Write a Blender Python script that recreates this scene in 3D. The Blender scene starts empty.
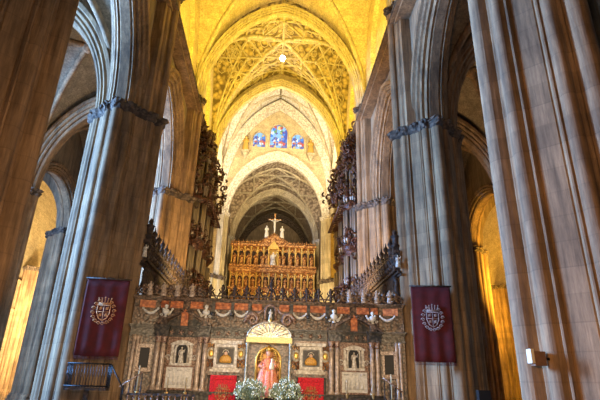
import bpy, bmesh, math, random
from mathutils import Vector, Matrix, Euler
random.seed(7)
PI = math.pi
SC = bpy.context.scene
COL = SC.collection

# ------------------------------------------------------------------ camera
cam_d = bpy.data.cameras.new('camera'); cam = bpy.data.objects.new('camera', cam_d); COL.objects.link(cam)
_f = 473.1
_Y = Vector((-33.0, -188.0, -_f)).normalized()
_Z = Vector((32.0, 1185.0, -_f)).normalized()
_X = _Y.cross(_Z).normalized(); _Z = _X.cross(_Y).normalized()
_rot = Matrix((_X, _Y, _Z))            # rows: world axes seen from the camera
cam.matrix_world = Matrix.Translation((0, 0, 1.6)) @ _rot.to_4x4()
cam_d.sensor_fit = 'HORIZONTAL'; cam_d.sensor_width = 36; cam_d.lens = 36 * _f / 600
cam_d.clip_end = 400; cam_d.clip_start = 0.1
SC.camera = cam
# ------------------------------------------------------------------ exposure
SC.view_settings.view_transform = 'Standard'; SC.view_settings.look = 'None'
SC.view_settings.exposure = 0.0; SC.view_settings.gamma = 1.0; SC.view_settings.use_curve_mapping = False
# ------------------------------------------------------------------ world
W = bpy.data.worlds.new('world'); SC.world = W; W.use_nodes = True
W.node_tree.nodes['Background'].inputs[0].default_value = (1.0, 0.80, 0.60, 1)
W.node_tree.nodes['Background'].inputs[1].default_value = 0.022
# ------------------------------------------------------------------ lights

def area(loc, target, sx, sy, col, power, spread=180):
    l = bpy.data.lights.new('area_light', 'AREA'); l.shape = 'RECTANGLE'; l.size = sx; l.size_y = sy
    l.color = col; l.energy = power; l.spread = math.radians(spread)
    o = bpy.data.objects.new('area_light', l); COL.objects.link(o); o.location = loc
    d = Vector(target) - Vector(loc); o.rotation_euler = d.to_track_quat('-Z', 'Y').to_euler(); return o

def spot(loc, target, col, power, ang=60, rad=0.2, blend=0.6):
    l = bpy.data.lights.new('spot_light', 'SPOT'); l.color = col; l.energy = power
    l.spot_size = math.radians(ang); l.spot_blend = blend; l.shadow_soft_size = rad
    o = bpy.data.objects.new('spot_light', l); COL.objects.link(o); o.location = loc
    d = Vector(target) - Vector(loc); o.rotation_euler = d.to_track_quat('-Z', 'Y').to_euler(); return o

BLUE = (0.42, 0.66, 1.0); GOLD = (1.0, 0.71, 0.06); WARM = (1.0, 0.62, 0.28); WHITE = (1.0, 0.86, 0.62)
# daylight from the tall windows of the left outer wall (panes are built with that wall); narrow middle one added to reach the right pier
for yy, e, cc in ((16.7, 30000, (0.20, 0.46, 1.0)), (22.5, 33000, (0.25, 0.48, 1.0)), (27.7, 1800, (0.3, 0.56, 1.0))):
    area((-30.0, yy, 12.5), (0, yy, 12.0), 5.0 if yy != 22.5 else 2.8, 11, cc, e, 150)
# gold floodlights lying on the nave cornices, turned up to the vaults
for yy, e in ((16.5, 850), (27.5, 1400), (38.5, 1300)):
    for s in (-1, 1):
        area((s * 5.7, yy, 22.9), (s * 0.5, yy, 34), 5.0, 0.4, GOLD, e)
# crossing lantern, whiter
for s in (-1, 1):
    area((s * 6.6, 50, 25), (0, 55, 40), 4, 1, (1, 0.88, 0.64), 2900)
# chancel
for s in (-1, 1):
    area((s * 5.4, 62.5, 21.5), (0, 66, 32), 2, 1, (1, 0.8, 0.55), 90)
    spot((s * 2.5, 58, 9.0), (s * 0.8, 68, 20), (1, 0.74, 0.36), 1900, 62, 0.4)
# choir: lamps on top of the stalls light the inner pier faces and organs
for s in (-1, 1):
    area((s * 3.0, 27, 7.0), (s * 7.2, 32.5, 15), 1.5, 1.5, (1, 0.68, 0.28), 760)
    area((s * 2.0, 30, 8.0), (s * 5.2, 37, 16), 1.5, 1.5, (1, 0.64, 0.3), 150)
    spot((s * 2.5, 51, 7.0), (s * 7.4, 60, 16), (1, 0.78, 0.42), 9000, 60, 0.4)
# warm lamps of the outer aisles
area((-26.5, 50.0, 7), (-28, 62, 13), 3, 3, (1, 0.74, 0.38), 9000)
area((-22.5, 60.0, 7), (-24, 66, 16), 3, 3, (1, 0.70, 0.28), 3500)
area((24.5, 41.0, 9), (27, 50, 16), 3, 3, (1, 0.55, 0.06), 6500)
area((21.5, 58.0, 7), (23, 66, 16), 3, 3, (1, 0.55, 0.06), 3500)
# dim warm fill added in the side aisles, no fittings
for s in (-1, 1):
    area((s * 13.6, 26, 6), (s * 13.6, 27, 20), 2, 2, (1, 0.66, 0.34), 260)
# lamps in front of the altar; warm fill spots added for the near piers
area((0, 13, 3.6), (0, 22, 2.6), 7, 1.0, (1, 0.76, 0.48), 300, 110)
spot((-1, 4, 3.0), (-8, 22, 10), (1, 0.60, 0.27), 1500, 75, 0.6)
spot((2, 3, 3.0), (-8, 11, 9), (1, 0.50, 0.2), 70, 90, 0.6)
spot((-1, 3, 3.0), (8, 12, 8), (1, 0.54, 0.22), 2100, 95, 0.6)
for s in (-1, 1):
    spot((s * 5.3, 20.0, 0.6), (s * 6.3, 21.2, 2.2), (1, 0.8, 0.5), 50, 70)

# ------------------------------------------------------------------ materials
def new_mat(name):
    m = bpy.data.materials.new(name); m.use_nodes = True
    return m, m.node_tree, m.node_tree.nodes['Principled BSDF']

def simple(name, c, rough=0.6, metal=0.0, noise=0.0, scale=8.0, bump=0.0, c2=None, emit=None, es=0.0):
    m, t, p = new_mat(name)
    p.inputs['Base Color'].default_value = (*c, 1); p.inputs['Roughness'].default_value = rough
    p.inputs['Metallic'].default_value = metal
    if noise or c2 or bump:
        tc = t.nodes.new('ShaderNodeTexCoord'); n = t.nodes.new('ShaderNodeTexNoise'); n.inputs['Scale'].default_value = scale
        n.inputs['Detail'].default_value = 4
        t.links.new(tc.outputs['Object'], n.inputs['Vector'])
        r = t.nodes.new('ShaderNodeValToRGB'); r.color_ramp.elements[0].position = 0.35; r.color_ramp.elements[1].position = 0.65
        d = c2 if c2 else tuple(x * (1 - noise) for x in c)
        r.color_ramp.elements[0].color = (*d, 1); r.color_ramp.elements[1].color = (*c, 1)
        t.links.new(n.outputs['Fac'], r.inputs['Fac']); t.links.new(r.outputs['Color'], p.inputs['Base Color'])
        if bump:
            b = t.nodes.new('ShaderNodeBump'); b.inputs['Strength'].default_value = bump; b.inputs['Distance'].default_value = 0.05
            t.links.new(n.outputs['Fac'], b.inputs['Height']); t.links.new(b.outputs['Normal'], p.inputs['Normal'])
    if emit:
        p.inputs['Emission Color'].default_value = (*emit, 1); p.inputs['Emission Strength'].default_value = es
    return m

def stone(name, c, c2, course=0.5, bump=0.35, joint=0.86, vstretch=0.25, rough=0.85, mortar=None):
    """ashlar: noise patches drawn out along the height, per-course tint, thin darker bed joints"""
    m, t, p = new_mat(name); N = t.nodes.new; L = t.links.new
    tc = N('ShaderNodeTexCoord')
    mp = N('ShaderNodeMapping'); mp.inputs['Scale'].default_value = (1, 1, vstretch); L(tc.outputs['Object'], mp.inputs['Vector'])
    n1 = N('ShaderNodeTexNoise'); n1.inputs['Scale'].default_value = 1.6; n1.inputs['Detail'].default_value = 6; n1.inputs['Roughness'].default_value = 0.65
    L(mp.outputs[0], n1.inputs['Vector'])
    sx = N('ShaderNodeSeparateXYZ'); L(tc.outputs['Object'], sx.inputs[0])
    dv = N('ShaderNodeMath'); dv.operation = 'DIVIDE'; dv.inputs[1].default_value = course; L(sx.outputs[2], dv.inputs[0])
    fl = N('ShaderNodeMath'); fl.operation = 'FLOOR'; L(dv.outputs[0], fl.inputs[0])
    fr = N('ShaderNodeMath'); fr.operation = 'FRACT'; L(dv.outputs[0], fr.inputs[0])
    # blocks: snap x,y to cells and hash with the course number
    cb = N('ShaderNodeCombineXYZ')
    ax = N('ShaderNodeMath'); ax.operation = 'ADD'; L(sx.outputs[0], ax.inputs[0]); L(sx.outputs[1], ax.inputs[1])
    am = N('ShaderNodeMath'); am.operation = 'MULTIPLY_ADD'; L(fl.outputs[0], am.inputs[0]); am.inputs[1].default_value = 0.37; L(ax.outputs[0], am.inputs[2])
    af = N('ShaderNodeMath'); af.operation = 'FLOOR'; L(am.outputs[0], af.inputs[0])
    L(af.outputs[0], cb.inputs[0]); L(fl.outputs[0], cb.inputs[2])
    wn = N('ShaderNodeTexWhiteNoise'); wn.noise_dimensions = '3D'; L(cb.outputs[0], wn.inputs['Vector'])
    ramp = N('ShaderNodeValToRGB'); ramp.color_ramp.elements[0].position = 0.3; ramp.color_ramp.elements[1].position = 0.72
    ramp.color_ramp.elements[0].color = (*c2, 1); ramp.color_ramp.elements[1].color = (*c, 1); L(n1.outputs['Fac'], ramp.inputs['Fac'])
    br = N('ShaderNodeMath'); br.operation = 'MULTIPLY_ADD'; br.inputs[1].default_value = 0.2; br.inputs[2].default_value = 0.88; L(wn.outputs['Value'], br.inputs[0])
    jt = N('ShaderNodeMath'); jt.operation = 'GREATER_THAN'; jt.inputs[1].default_value = 0.05; L(fr.outputs[0], jt.inputs[0])
    jm = N('ShaderNodeMath'); jm.operation = 'MULTIPLY_ADD'; jm.inputs[1].default_value = 1 - joint; jm.inputs[2].default_value = joint; L(jt.outputs[0], jm.inputs[0])
    ml = N('ShaderNodeMath'); ml.operation = 'MULTIPLY'; L(br.outputs[0], ml.inputs[0]); L(jm.outputs[0], ml.inputs[1])
    mx = N('ShaderNodeVectorMath'); mx.operation = 'SCALE'; L(ramp.outputs['Color'], mx.inputs[0]); L(ml.outputs[0], mx.inputs['Scale'])
    m3 = N('ShaderNodeMapping'); m3.inputs['Scale'].default_value = (1, 1, 0.07 if vstretch < 1 else 1.0); L(tc.outputs['Object'], m3.inputs['Vector'])
    n3 = N('ShaderNodeTexNoise'); n3.inputs['Scale'].default_value = 7.5; n3.inputs['Detail'].default_value = 6; n3.inputs['Roughness'].default_value = 0.75; L(m3.outputs[0], n3.inputs['Vector'])
    mr = N('ShaderNodeMapRange'); mr.inputs['From Min'].default_value = 0.35; mr.inputs['From Max'].default_value = 0.65; mr.inputs['To Min'].default_value = 0.52; mr.inputs['To Max'].default_value = 1.18; L(n3.outputs['Fac'], mr.inputs['Value'])
    my = N('ShaderNodeVectorMath'); my.operation = 'SCALE'; L(mx.outputs[0], my.inputs[0]); L(mr.outputs[0], my.inputs['Scale'])
    L(my.outputs[0], p.inputs['Base Color']); p.inputs['Roughness'].default_value = rough
    n2 = N('ShaderNodeTexNoise'); n2.inputs['Scale'].default_value = 9; n2.inputs['Detail'].default_value = 5; L(tc.outputs['Object'], n2.inputs['Vector'])
    ad = N('ShaderNodeMath'); ad.operation = 'MULTIPLY_ADD'; ad.inputs[1].default_value = 0.6; L(n2.outputs['Fac'], ad.inputs[0]); L(jm.outputs[0], ad.inputs[2])
    bp = N('ShaderNodeBump'); bp.inputs['Strength'].default_value = bump; bp.inputs['Distance'].default_value = 0.04
    L(ad.outputs[0], bp.inputs['Height']); L(bp.outputs['Normal'], p.inputs['Normal'])
    return m

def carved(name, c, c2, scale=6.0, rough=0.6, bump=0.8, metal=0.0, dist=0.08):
    """dense carving: voronoi cells, darker in the recesses"""
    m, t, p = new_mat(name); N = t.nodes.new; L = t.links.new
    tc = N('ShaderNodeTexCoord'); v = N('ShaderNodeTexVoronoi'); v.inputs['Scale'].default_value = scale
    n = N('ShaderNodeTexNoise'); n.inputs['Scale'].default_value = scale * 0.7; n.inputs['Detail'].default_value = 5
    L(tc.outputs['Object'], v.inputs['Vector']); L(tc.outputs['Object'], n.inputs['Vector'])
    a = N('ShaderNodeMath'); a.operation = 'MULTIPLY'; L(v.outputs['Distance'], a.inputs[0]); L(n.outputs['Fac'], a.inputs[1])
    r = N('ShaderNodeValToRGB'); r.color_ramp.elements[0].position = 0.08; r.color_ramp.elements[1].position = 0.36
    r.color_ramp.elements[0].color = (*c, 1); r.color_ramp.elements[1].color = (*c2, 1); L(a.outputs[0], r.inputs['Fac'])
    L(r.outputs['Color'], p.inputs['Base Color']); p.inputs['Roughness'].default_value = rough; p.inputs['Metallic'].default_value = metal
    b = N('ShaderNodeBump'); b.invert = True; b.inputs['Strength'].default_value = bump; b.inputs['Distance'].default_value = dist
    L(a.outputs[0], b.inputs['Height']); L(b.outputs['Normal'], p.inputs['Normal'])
    return m

M = {}
M['pier'] = stone('pier_stone', (0.44, 0.268, 0.135), (0.15, 0.09, 0.047), 0.62)
M['pier_pale'] = stone('pier_pale_stone', (0.50, 0.43, 0.37), (0.29, 0.22, 0.17), 0.62)
M['wall'] = stone('wall_stone', (0.40, 0.29, 0.18), (0.22, 0.155, 0.095), 0.55)
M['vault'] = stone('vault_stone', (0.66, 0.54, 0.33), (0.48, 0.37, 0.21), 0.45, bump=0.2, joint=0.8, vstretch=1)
M['rib'] = stone('rib_stone', (0.58, 0.49, 0.33), (0.40, 0.32, 0.20), 0.7, joint=0.8)
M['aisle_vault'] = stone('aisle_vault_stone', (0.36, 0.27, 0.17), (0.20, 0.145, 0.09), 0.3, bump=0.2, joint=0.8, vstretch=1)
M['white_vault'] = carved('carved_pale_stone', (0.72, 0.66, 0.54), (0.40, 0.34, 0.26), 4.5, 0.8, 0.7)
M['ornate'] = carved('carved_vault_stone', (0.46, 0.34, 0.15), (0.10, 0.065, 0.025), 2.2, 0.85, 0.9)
M['chancel'] = carved('carved_brown_vault', (0.46, 0.36, 0.24), (0.15, 0.105, 0.065), 2.6, 0.85, 0.8)
M['floor'] = stone('floor_marble', (0.32, 0.27, 0.22), (0.2, 0.16, 0.13), 50, bump=0.05, rough=0.25)
M['dark_band'] = carved('weathered_foliage_stone', (0.16, 0.11, 0.075), (0.05, 0.035, 0.025), 5, 0.85, 0.9)
M['dark_wood'] = carved('dark_carved_wood', (0.085, 0.048, 0.03), (0.02, 0.011, 0.007), 7, 0.65, 0.9)
M['organ_wood'] = carved('organ_walnut', (0.13, 0.05, 0.03), (0.03, 0.012, 0.008), 6, 0.45, 0.9)
M['pipe'] = simple('pipe_metal', (0.30, 0.25, 0.20), 0.45, 0.5)
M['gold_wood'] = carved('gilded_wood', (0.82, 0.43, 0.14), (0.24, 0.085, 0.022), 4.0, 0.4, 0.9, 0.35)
M['pale_gold'] = simple('pale_gold_band', (0.80, 0.62, 0.22), 0.5, 0.2, 0.3, 20)
M['relief_white'] = simple('pale_relief_marble', (0.85, 0.80, 0.72), 0.5, 0, 0.3, 9, 0.4)
M['red_gown'] = simple('red_gown', (0.80, 0.10, 0.07), 0.5, 0, 0.5, 25, 0.2, (0.9, 0.5, 0.35))
M['gold'] = simple('gold_leaf', (0.95, 0.62, 0.16), 0.35, 0.6, 0.4, 20, 0.3)
M['brown_marble'] = carved('brown_veined_marble', (0.25, 0.15, 0.09), (0.035, 0.02, 0.014), 9, 0.35, 0.6, dist=0.03)
M['rose_marble'] = carved('rose_marble', (0.46, 0.30, 0.21), (0.16, 0.08, 0.05), 13, 0.3, 0.4, dist=0.02)
M['dark_marble'] = carved('dark_green_marble', (0.10, 0.075, 0.055), (0.015, 0.015, 0.013), 8, 0.35, 0.5, dist=0.03)
M['pier_lit'] = stone('lit_pier_stone', (0.66, 0.56, 0.36), (0.42, 0.33, 0.19), 0.62)  # pier stone made paler and yellower to stand for light on it
M['white_marble'] = carved('white_marble', (0.82, 0.76, 0.66), (0.45, 0.38, 0.3), 9, 0.4, 0.5, dist=0.02)
M['terracotta'] = carved('orange_relief_marble', (0.72, 0.24, 0.08), (0.34, 0.09, 0.03), 7, 0.45, 0.6, dist=0.03)
M['jasper'] = simple('jasper_column', (0.62, 0.46, 0.34), 0.25, 0, 0.5, 7, 0.05)
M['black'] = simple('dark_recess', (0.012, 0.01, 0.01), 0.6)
M['iron'] = simple('black_iron', (0.02, 0.02, 0.022), 0.45, 0.7)
M['brass'] = simple('brass', (0.7, 0.45, 0.18), 0.3, 0.9)
M['velvet'] = simple('maroon_velvet', (0.10, 0.004, 0.004), 0.85, 0, 0.4, 3, 0.2)
M['red_cloth'] = simple('red_damask', (0.85, 0.008, 0.03), 0.7, 0, 0.45, 14, 0.2)
M['emb_gold'] = simple('gold_embroidery', (0.75, 0.33, 0.12), 0.5, 0.2, 0.4, 30, 0.3)
M['emb_silver'] = simple('silver_embroidery', (0.42, 0.30, 0.26), 0.5, 0.2, 0.4, 30, 0.3)
M['leaf'] = simple('grey_green_leaves', (0.24, 0.29, 0.15), 0.6, 0, 0.5, 30)
M['petal'] = simple('white_petals', (0.90, 0.92, 0.76), 0.6)
M['skin'] = simple('painted_skin', (0.72, 0.45, 0.30), 0.5)
M['cream'] = simple('cream_wax', (0.8, 0.72, 0.55), 0.5)
M['wax'] = simple('old_wax', (0.5, 0.4, 0.24), 0.5)
M['silver'] = carved('embossed_silver', (0.66, 0.62, 0.50), (0.30, 0.27, 0.19), 14, 0.35, 0.5, 0.4, 0.02)
M['blue_robe'] = simple('red_gold_mantle', (0.75, 0.12, 0.10), 0.5, 0.1, 0.5, 22, 0.2, (0.85, 0.45, 0.15))
M['lamp'] = simple('lamp_glass', (1, 1, 1), 0.5, emit=(1, 0.93, 0.75), es=30)
M['flame'] = simple('lamp_flame', (1, 0.9, 0.7), 0.5, emit=(1, 0.75, 0.35), es=12)
M['daylight'] = simple('daylit_glass', (0.3, 0.35, 0.4), 0.3, emit=BLUE, es=0.6)
M['box_wood'] = simple('speaker_brown', (0.25, 0.13, 0.07), 0.6, 0, 0.3)
M['picture'] = simple('dark_picture_ground', (0.05, 0.035, 0.03), 0.5, 0, 0.4, 20)
M['ochre'] = simple('painted_ochre', (0.85, 0.42, 0.06), 0.5, 0, 0.5, 25)

def glass_mat():
    m, t, p = new_mat('stained_glass'); N = t.nodes.new; L = t.links.new
    tc = N('ShaderNodeTexCoord'); v = N('ShaderNodeTexVoronoi'); v.inputs['Scale'].default_value = 2.3; L(tc.outputs['Object'], v.inputs['Vector'])
    s = N('ShaderNodeSeparateColor'); L(v.outputs['Color'], s.inputs[0])
    r = N('ShaderNodeValToRGB'); e = r.color_ramp.elements; r.color_ramp.interpolation = 'CONSTANT'
    e[0].position = 0; e[0].color = (0.02, 0.08, 0.45, 1); e[1].position = 0.3; e[1].color = (0.03, 0.25, 0.75, 1)
    for q, cc in ((0.5, (0.25, 0.6, 0.95, 1)), (0.66, (0.75, 0.9, 1, 1)), (0.8, (0.7, 0.06, 0.03, 1)), (0.88, (0.05, 0.4, 0.12, 1)), (0.95, (0.95, 0.7, 0.15, 1))):
        k = e.new(q); k.color = cc
    L(s.outputs[0], r.inputs['Fac']); L(r.outputs['Color'], p.inputs['Emission Color']); p.inputs['Emission Strength'].default_value = 1.1
    p.inputs['Base Color'].default_value = (0.05, 0.05, 0.1, 1); return m
M['glass'] = glass_mat()

# ------------------------------------------------------------------ mesh helpers
class MB:
    def __init__(s): s.v = []; s.f = []; s.sm = []; s.T = Matrix.Identity(4)
    def mark(s): s.marks = getattr(s, 'marks', []) + [(len(s.v), len(s.f))]; return s
    def build_each(s, name, mat, parent):
        ms = getattr(s, 'marks', []); e = (len(s.v), len(s.f))
        if not ms or ms[-1] != e: ms = ms + [e]
        v0 = f0 = 0; out = []
        for v1, f1 in ms:
            p = MB(); p.v = s.v[v0:v1]; p.f = [tuple(i - v0 for i in f) for f in s.f[f0:f1]]; p.sm = s.sm[f0:f1]
            if p.f: out.append(p.build(name, mat, parent))
            v0, f0 = v1, f1
        return out
    def at(s, x=0, y=0, z=0, rz=0, rx=0, ry=0, sc=1):
        s.T = Matrix.Translation((x, y, z)) @ Euler((rx, ry, rz)).to_matrix().to_4x4() @ Matrix.Scale(sc, 4) if not isinstance(sc, tuple) else \
            Matrix.Translation((x, y, z)) @ Euler((rx, ry, rz)).to_matrix().to_4x4() @ Matrix.Diagonal((*sc, 1))
        return s
    def add(s, vs, fs, smooth=False):
        b = len(s.v); s.v += [tuple(s.T @ Vector(p)) for p in vs]
        for f in fs: s.f.append(tuple(i + b for i in f)); s.sm.append(smooth)
        return s
    def box(s, x0, x1, y0, y1, z0, z1):
        vs = [(x, y, z) for x in (x0, x1) for y in (y0, y1) for z in (z0, z1)]
        return s.add(vs, [(0, 1, 3, 2), (4, 6, 7, 5), (0, 4, 5, 1), (2, 3, 7, 6), (0, 2, 6, 4), (1, 5, 7, 3)])
    def lathe(s, prof, n=12, sx=1, sy=1, smooth=True, c=(0, 0, 0)):
        vs = []; fs = []
        for r, z in prof:
            for k in range(n):
                a = 2 * PI * k / n; vs.append((c[0] + r * sx * math.cos(a), c[1] + r * sy * math.sin(a), c[2] + z))
        for i in range(len(prof) - 1):
            for k in range(n):
                j = (k + 1) % n; fs.append((i * n + k, i * n + j, (i + 1) * n + j, (i + 1) * n + k))
        fs.append(tuple(range(n))[::-1]); fs.append(tuple((len(prof) - 1) * n + k for k in range(n)))
        return s.add(vs, fs, smooth)
    def ball(s, c, r, n=8, sc=(1, 1, 1)):
        prof = [(max(1e-3, r * math.sin(PI * i / 6)), -r * math.cos(PI * i / 6)) for i in range(7)]
        vs = []; fs = []
        for rr, z in prof:
            for k in range(n):
                a = 2 * PI * k / n; vs.append((c[0] + rr * sc[0] * math.cos(a), c[1] + rr * sc[1] * math.sin(a), c[2] + z * sc[2]))
        for i in range(6):
            for k in range(n):
                j = (k + 1) % n; fs.append((i * n + k, i * n + j, (i + 1) * n + j, (i + 1) * n + k))
        return s.add(vs, fs, True)
    def tube(s, pts, r, n=6, closed=False):
        pts = [Vector(p) for p in pts]; m = len(pts); vs = []; fs = []
        rr = r if isinstance(r, (list, tuple)) else [r] * m
        prev = None
        for i, p in enumerate(pts):
            d = (pts[min(i + 1, m - 1)] - pts[max(i - 1, 0)])
            if d.length < 1e-9: d = Vector((0, 0, 1))
            d.normalize()
            if prev is None:
                u = d.orthogonal().normalized()
            else:
                u = prev - d * prev.dot(d)
                u = u.normalized() if u.length > 1e-6 else d.orthogonal().normalized()
            prev = u; w = d.cross(u)
            for k in range(n):
                a = 2 * PI * k / n; vs.append(tuple(p + (u * math.cos(a) + w * math.sin(a)) * rr[i]))
        for i in range(m - 1):
            for k in range(n):
                j = (k + 1) % n; fs.append((i * n + k, i * n + j, (i + 1) * n + j, (i + 1) * n + k))
        fs.append(tuple(range(n))[::-1]); fs.append(tuple((m - 1) * n + k for k in range(n)))
        return s.add(vs, fs, True)
    def prism(s, poly, y0, y1):
        """polygon in x-z pushed along y"""
        n = len(poly); vs = [(x, y0, z) for x, z in poly] + [(x, y1, z) for x, z in poly]
        fs = [tuple(range(n)), tuple(range(n, 2 * n))[::-1]] + [(i, (i + 1) % n, n + (i + 1) % n, n + i) for i in range(n)]
        return s.add(vs, fs)
    def extrude(s, plan, z0, z1, smooth=False, caps=True):
        n = len(plan); vs = [(x, y, z0) for x, y in plan] + [(x, y, z1) for x, y in plan]
        fs = [(i, (i + 1) % n, n + (i + 1) % n, n + i) for i in range(n)]
        if caps: fs += [tuple(range(n))[::-1], tuple(range(n, 2 * n))]
        return s.add(vs, fs, smooth)
    def mesh(s, name, mat):
        me = bpy.data.meshes.new(name); me.from_pydata(s.v, [], s.f); me.materials.append(mat)
        me.polygons.foreach_set('use_smooth', s.sm)
        bm = bmesh.new(); bm.from_mesh(me); bmesh.ops.recalc_face_normals(bm, faces=bm.faces); bm.to_mesh(me); bm.free()
        me.update(); return me
    def build(s, name, mat, parent=None, loc=None, rz=0):
        o = bpy.data.objects.new(name, s.mesh(name, mat)); COL.objects.link(o)
        if parent: o.parent = parent
        if loc: o.location = loc
        if rz: o.rotation_euler = (0, 0, rz)
        return o

def empty(name, label=None, cat=None, group=None, loc=(0, 0, 0), rz=0):
    o = bpy.data.objects.new(name, None); COL.objects.link(o); o.location = loc; o.rotation_euler = (0, 0, rz); o.empty_display_size = 0.2
    return tag(o, label, cat, group)
def tag(o, label=None, cat=None, group=None, kind=None):
    if label: o['label'] = label
    if cat: o['category'] = cat
    if group: o['group'] = group
    if kind: o['kind'] = kind
    return o
def struct(o): o['kind'] = 'structure'; return o
def dup(o, parent=None, loc=None, rz=None, scale=None):
    c = o.copy(); COL.objects.link(c); c.parent = parent
    if loc is not None: c.location = loc
    if rz is not None: c.rotation_euler = (0, 0, rz)
    if scale is not None: c.scale = scale
    for ch in [k for k in KIDS(o)]: dup(ch, c)
    return c
def KIDS(o): return [k for k in bpy.data.objects if k.parent == o]

# pointed arch geometry -------------------------------------------------
def arc_c(a, h): return 0.42 * max(0.0, (h * h - a * a) / (2 * a))
def arc_z(x, a, h):
    """height over the springing of a pointed arch of half span a, rise h"""
    x = abs(x)
    if x >= a: return 0.0
    c = arc_c(a, h); R = a + c
    z = math.sqrt(max(0, R * R - (x + c) ** 2))
    return z * (h / math.sqrt(R * R - c * c))
def arch_rings(a, h, r, n=20):
    """points (x,z) of the arch line offset outward by r, from one springing to the other"""
    c = arc_c(a, h); R = a + c + r
    e = math.acos(min(1, c / R)); k = h / math.sqrt((a + c) ** 2 - c * c)
    L = [(c - R * math.cos(e * i / n), R * math.sin(e * i / n) * k) for i in range(n + 1)]
    return L + [(-x, z) for x, z in reversed(L[:-1])]
PROFILE = [(0.0, 0.22), (0.05, 0.30), (0.0, 0.36), (0.10, 0.44), (0.22, 0.42), (0.20, 0.56), (0.28, 0.64), (0.40, 0.60),
           (0.42, 0.72), (0.50, 0.80), (0.64, 0.76), (0.68, 0.90), (0.86, 0.94)]
def arch_mesh(a, h, depth=1.0, scale=1.0, n=20, prof=PROFILE):
    """moulded arch in the x-z plane, springing at z=0, thickness 2*depth along y"""
    P = [(r * scale, d / 0.94 * depth) for r, d in prof]
    P = P + [(P[-1][0], -P[-1][1])] + [(r, -d) for r, d in reversed(P[:-1])]
    mb = MB(); vs = []; fs = []; m = len(P)
    rings = [arch_rings(a, h, r, n) for r, d in P]; q = len(rings[0])
    for j in range(q):
        for i, (r, d) in enumerate(P): vs.append((rings[i][j][0], d, rings[i][j][1]))
    for j in range(q - 1):
        for i in range(m):
            k = (i + 1) % m; fs.append((j * m + i, j * m + k, (j + 1) * m + k, (j + 1) * m + i))
    fs.append(tuple(range(m))); fs.append(tuple((q - 1) * m + i for i in range(m))[::-1])
    return mb.add(vs, fs)

def wall_over_arch(mb, half, a, h, z0, ztop, y0, y1, ncol=24):
    """wall slab in the x-z plane with a pointed opening of half span a above z0; closed strips"""
    xs = [-half, -a] + [-a + 2 * a * i / ncol for i in range(1, ncol)] + [a, half]
    def zz(x): return z0 + (arc_z(x, a, h) if abs(x) < a else 0)
    for i in range(len(xs) - 1):
        x0, x1 = xs[i], xs[i + 1]; b0, b1 = zz(x0), zz(x1)
        vs = [(x0, y0, b0), (x1, y0, b1), (x1, y0, ztop), (x0, y0, ztop), (x0, y1, b0), (x1, y1, b1), (x1, y1, ztop), (x0, y1, ztop)]
        mb.add(vs, [(0, 1, 2, 3), (7, 6, 5, 4), (0, 4, 5, 1), (3, 2, 6, 7)])
    return mb

def vault(name, mat, cx, cy, a, b, z0, h, n=36):
    """cross vault over a bay; a, b half sizes; its crown at z0+h"""
    mb = MB(); vs = []; fs = []
    xs = [a * math.sin(PI / 2 * (-1 + 2 * i / n)) for i in range(n + 1)]; ys = [b * math.sin(PI / 2 * (-1 + 2 * i / n)) for i in range(n + 1)]
    for t in (0, 0.25):
        for x in xs:
            for y in ys: vs.append((cx + x, cy + y, z0 + max(arc_z(x, a, h), arc_z(y, b, h)) + t))
    m = n + 1; q = m * m
    for i in range(n):
        for j in range(n):
            k = i * m + j; fs.append((k, k + 1, k + m + 1, k + m)); fs.append((q + k, q + k + m, q + k + m + 1, q + k + 1))
    mb.add(vs, fs, False)
    return struct(mb.build(name, mat))

def vault_rib(mb, cx, cy, a, b, z0, h, pts, r, n=6, steps=14, drop=0.05):
    """a rib that follows the vault over the plan polyline pts (in units of a, b)"""
    out = []
    for (u0, w0), (u1, w1) in zip(pts[:-1], pts[1:]):
        for i in range(steps):
            t = i / steps; out.append((u0 + (u1 - u0) * t, w0 + (w1 - w0) * t))
    out.append(pts[-1])
    P = []
    for u, w in out:
        x, y = u * a, w * b; P.append((cx + x, cy + y, z0 + max(arc_z(x, a, h), arc_z(y, b, h)) - drop))
    mb.tube(P, r, n)

# ================================================================== structure
mb = MB(); mb.box(-34, 34, -6, 90, -0.3, 0); struct(mb.build('floor', M['floor']))

# --- compound pier plan ------------------------------------------------
def pier_plan(scale=1.04, n=240, rot=0.0, arms=(0, 1, 2, 3)):
    circ = []
    for k in range(4):
        if k not in arms: continue
        a0 = k * PI / 2
        for (u, v, r) in ((1.55, 0, 0.25), (1.44, 0.305, 0.045), (1.30, 0.48, 0.17), (1.18, 0.69, 0.045)):
            for sg in ((1,) if v == 0 else (1, -1)):
                vv = v * sg; circ.append((u * math.cos(a0) - vv * math.sin(a0), u * math.sin(a0) + vv * math.cos(a0), r))
    out = []
    for i in range(n):
        t = 2 * PI * i / n; d = (math.cos(t), math.sin(t))
        # core: octagon with wide diagonal faces
        r = 9.0
        for k in range(8):
            ph = k * PI / 4; ap = 1.08 if k % 2 == 0 else 1.29
            cth = math.cos(t - ph)
            if cth > 0.05: r = min(r, ap / cth)
        for cx, cy, cr in circ:
            pr = cx * d[0] + cy * d[1]; q = cx * cx + cy * cy - pr * pr
            if pr > 0 and q < cr * cr: r = max(r, pr + math.sqrt(cr * cr - q))
        out.append((r * d[0] * scale, r * d[1] * scale))
    return out
PLAN = pier_plan()
PLAN_T = pier_plan(n=120)
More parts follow.
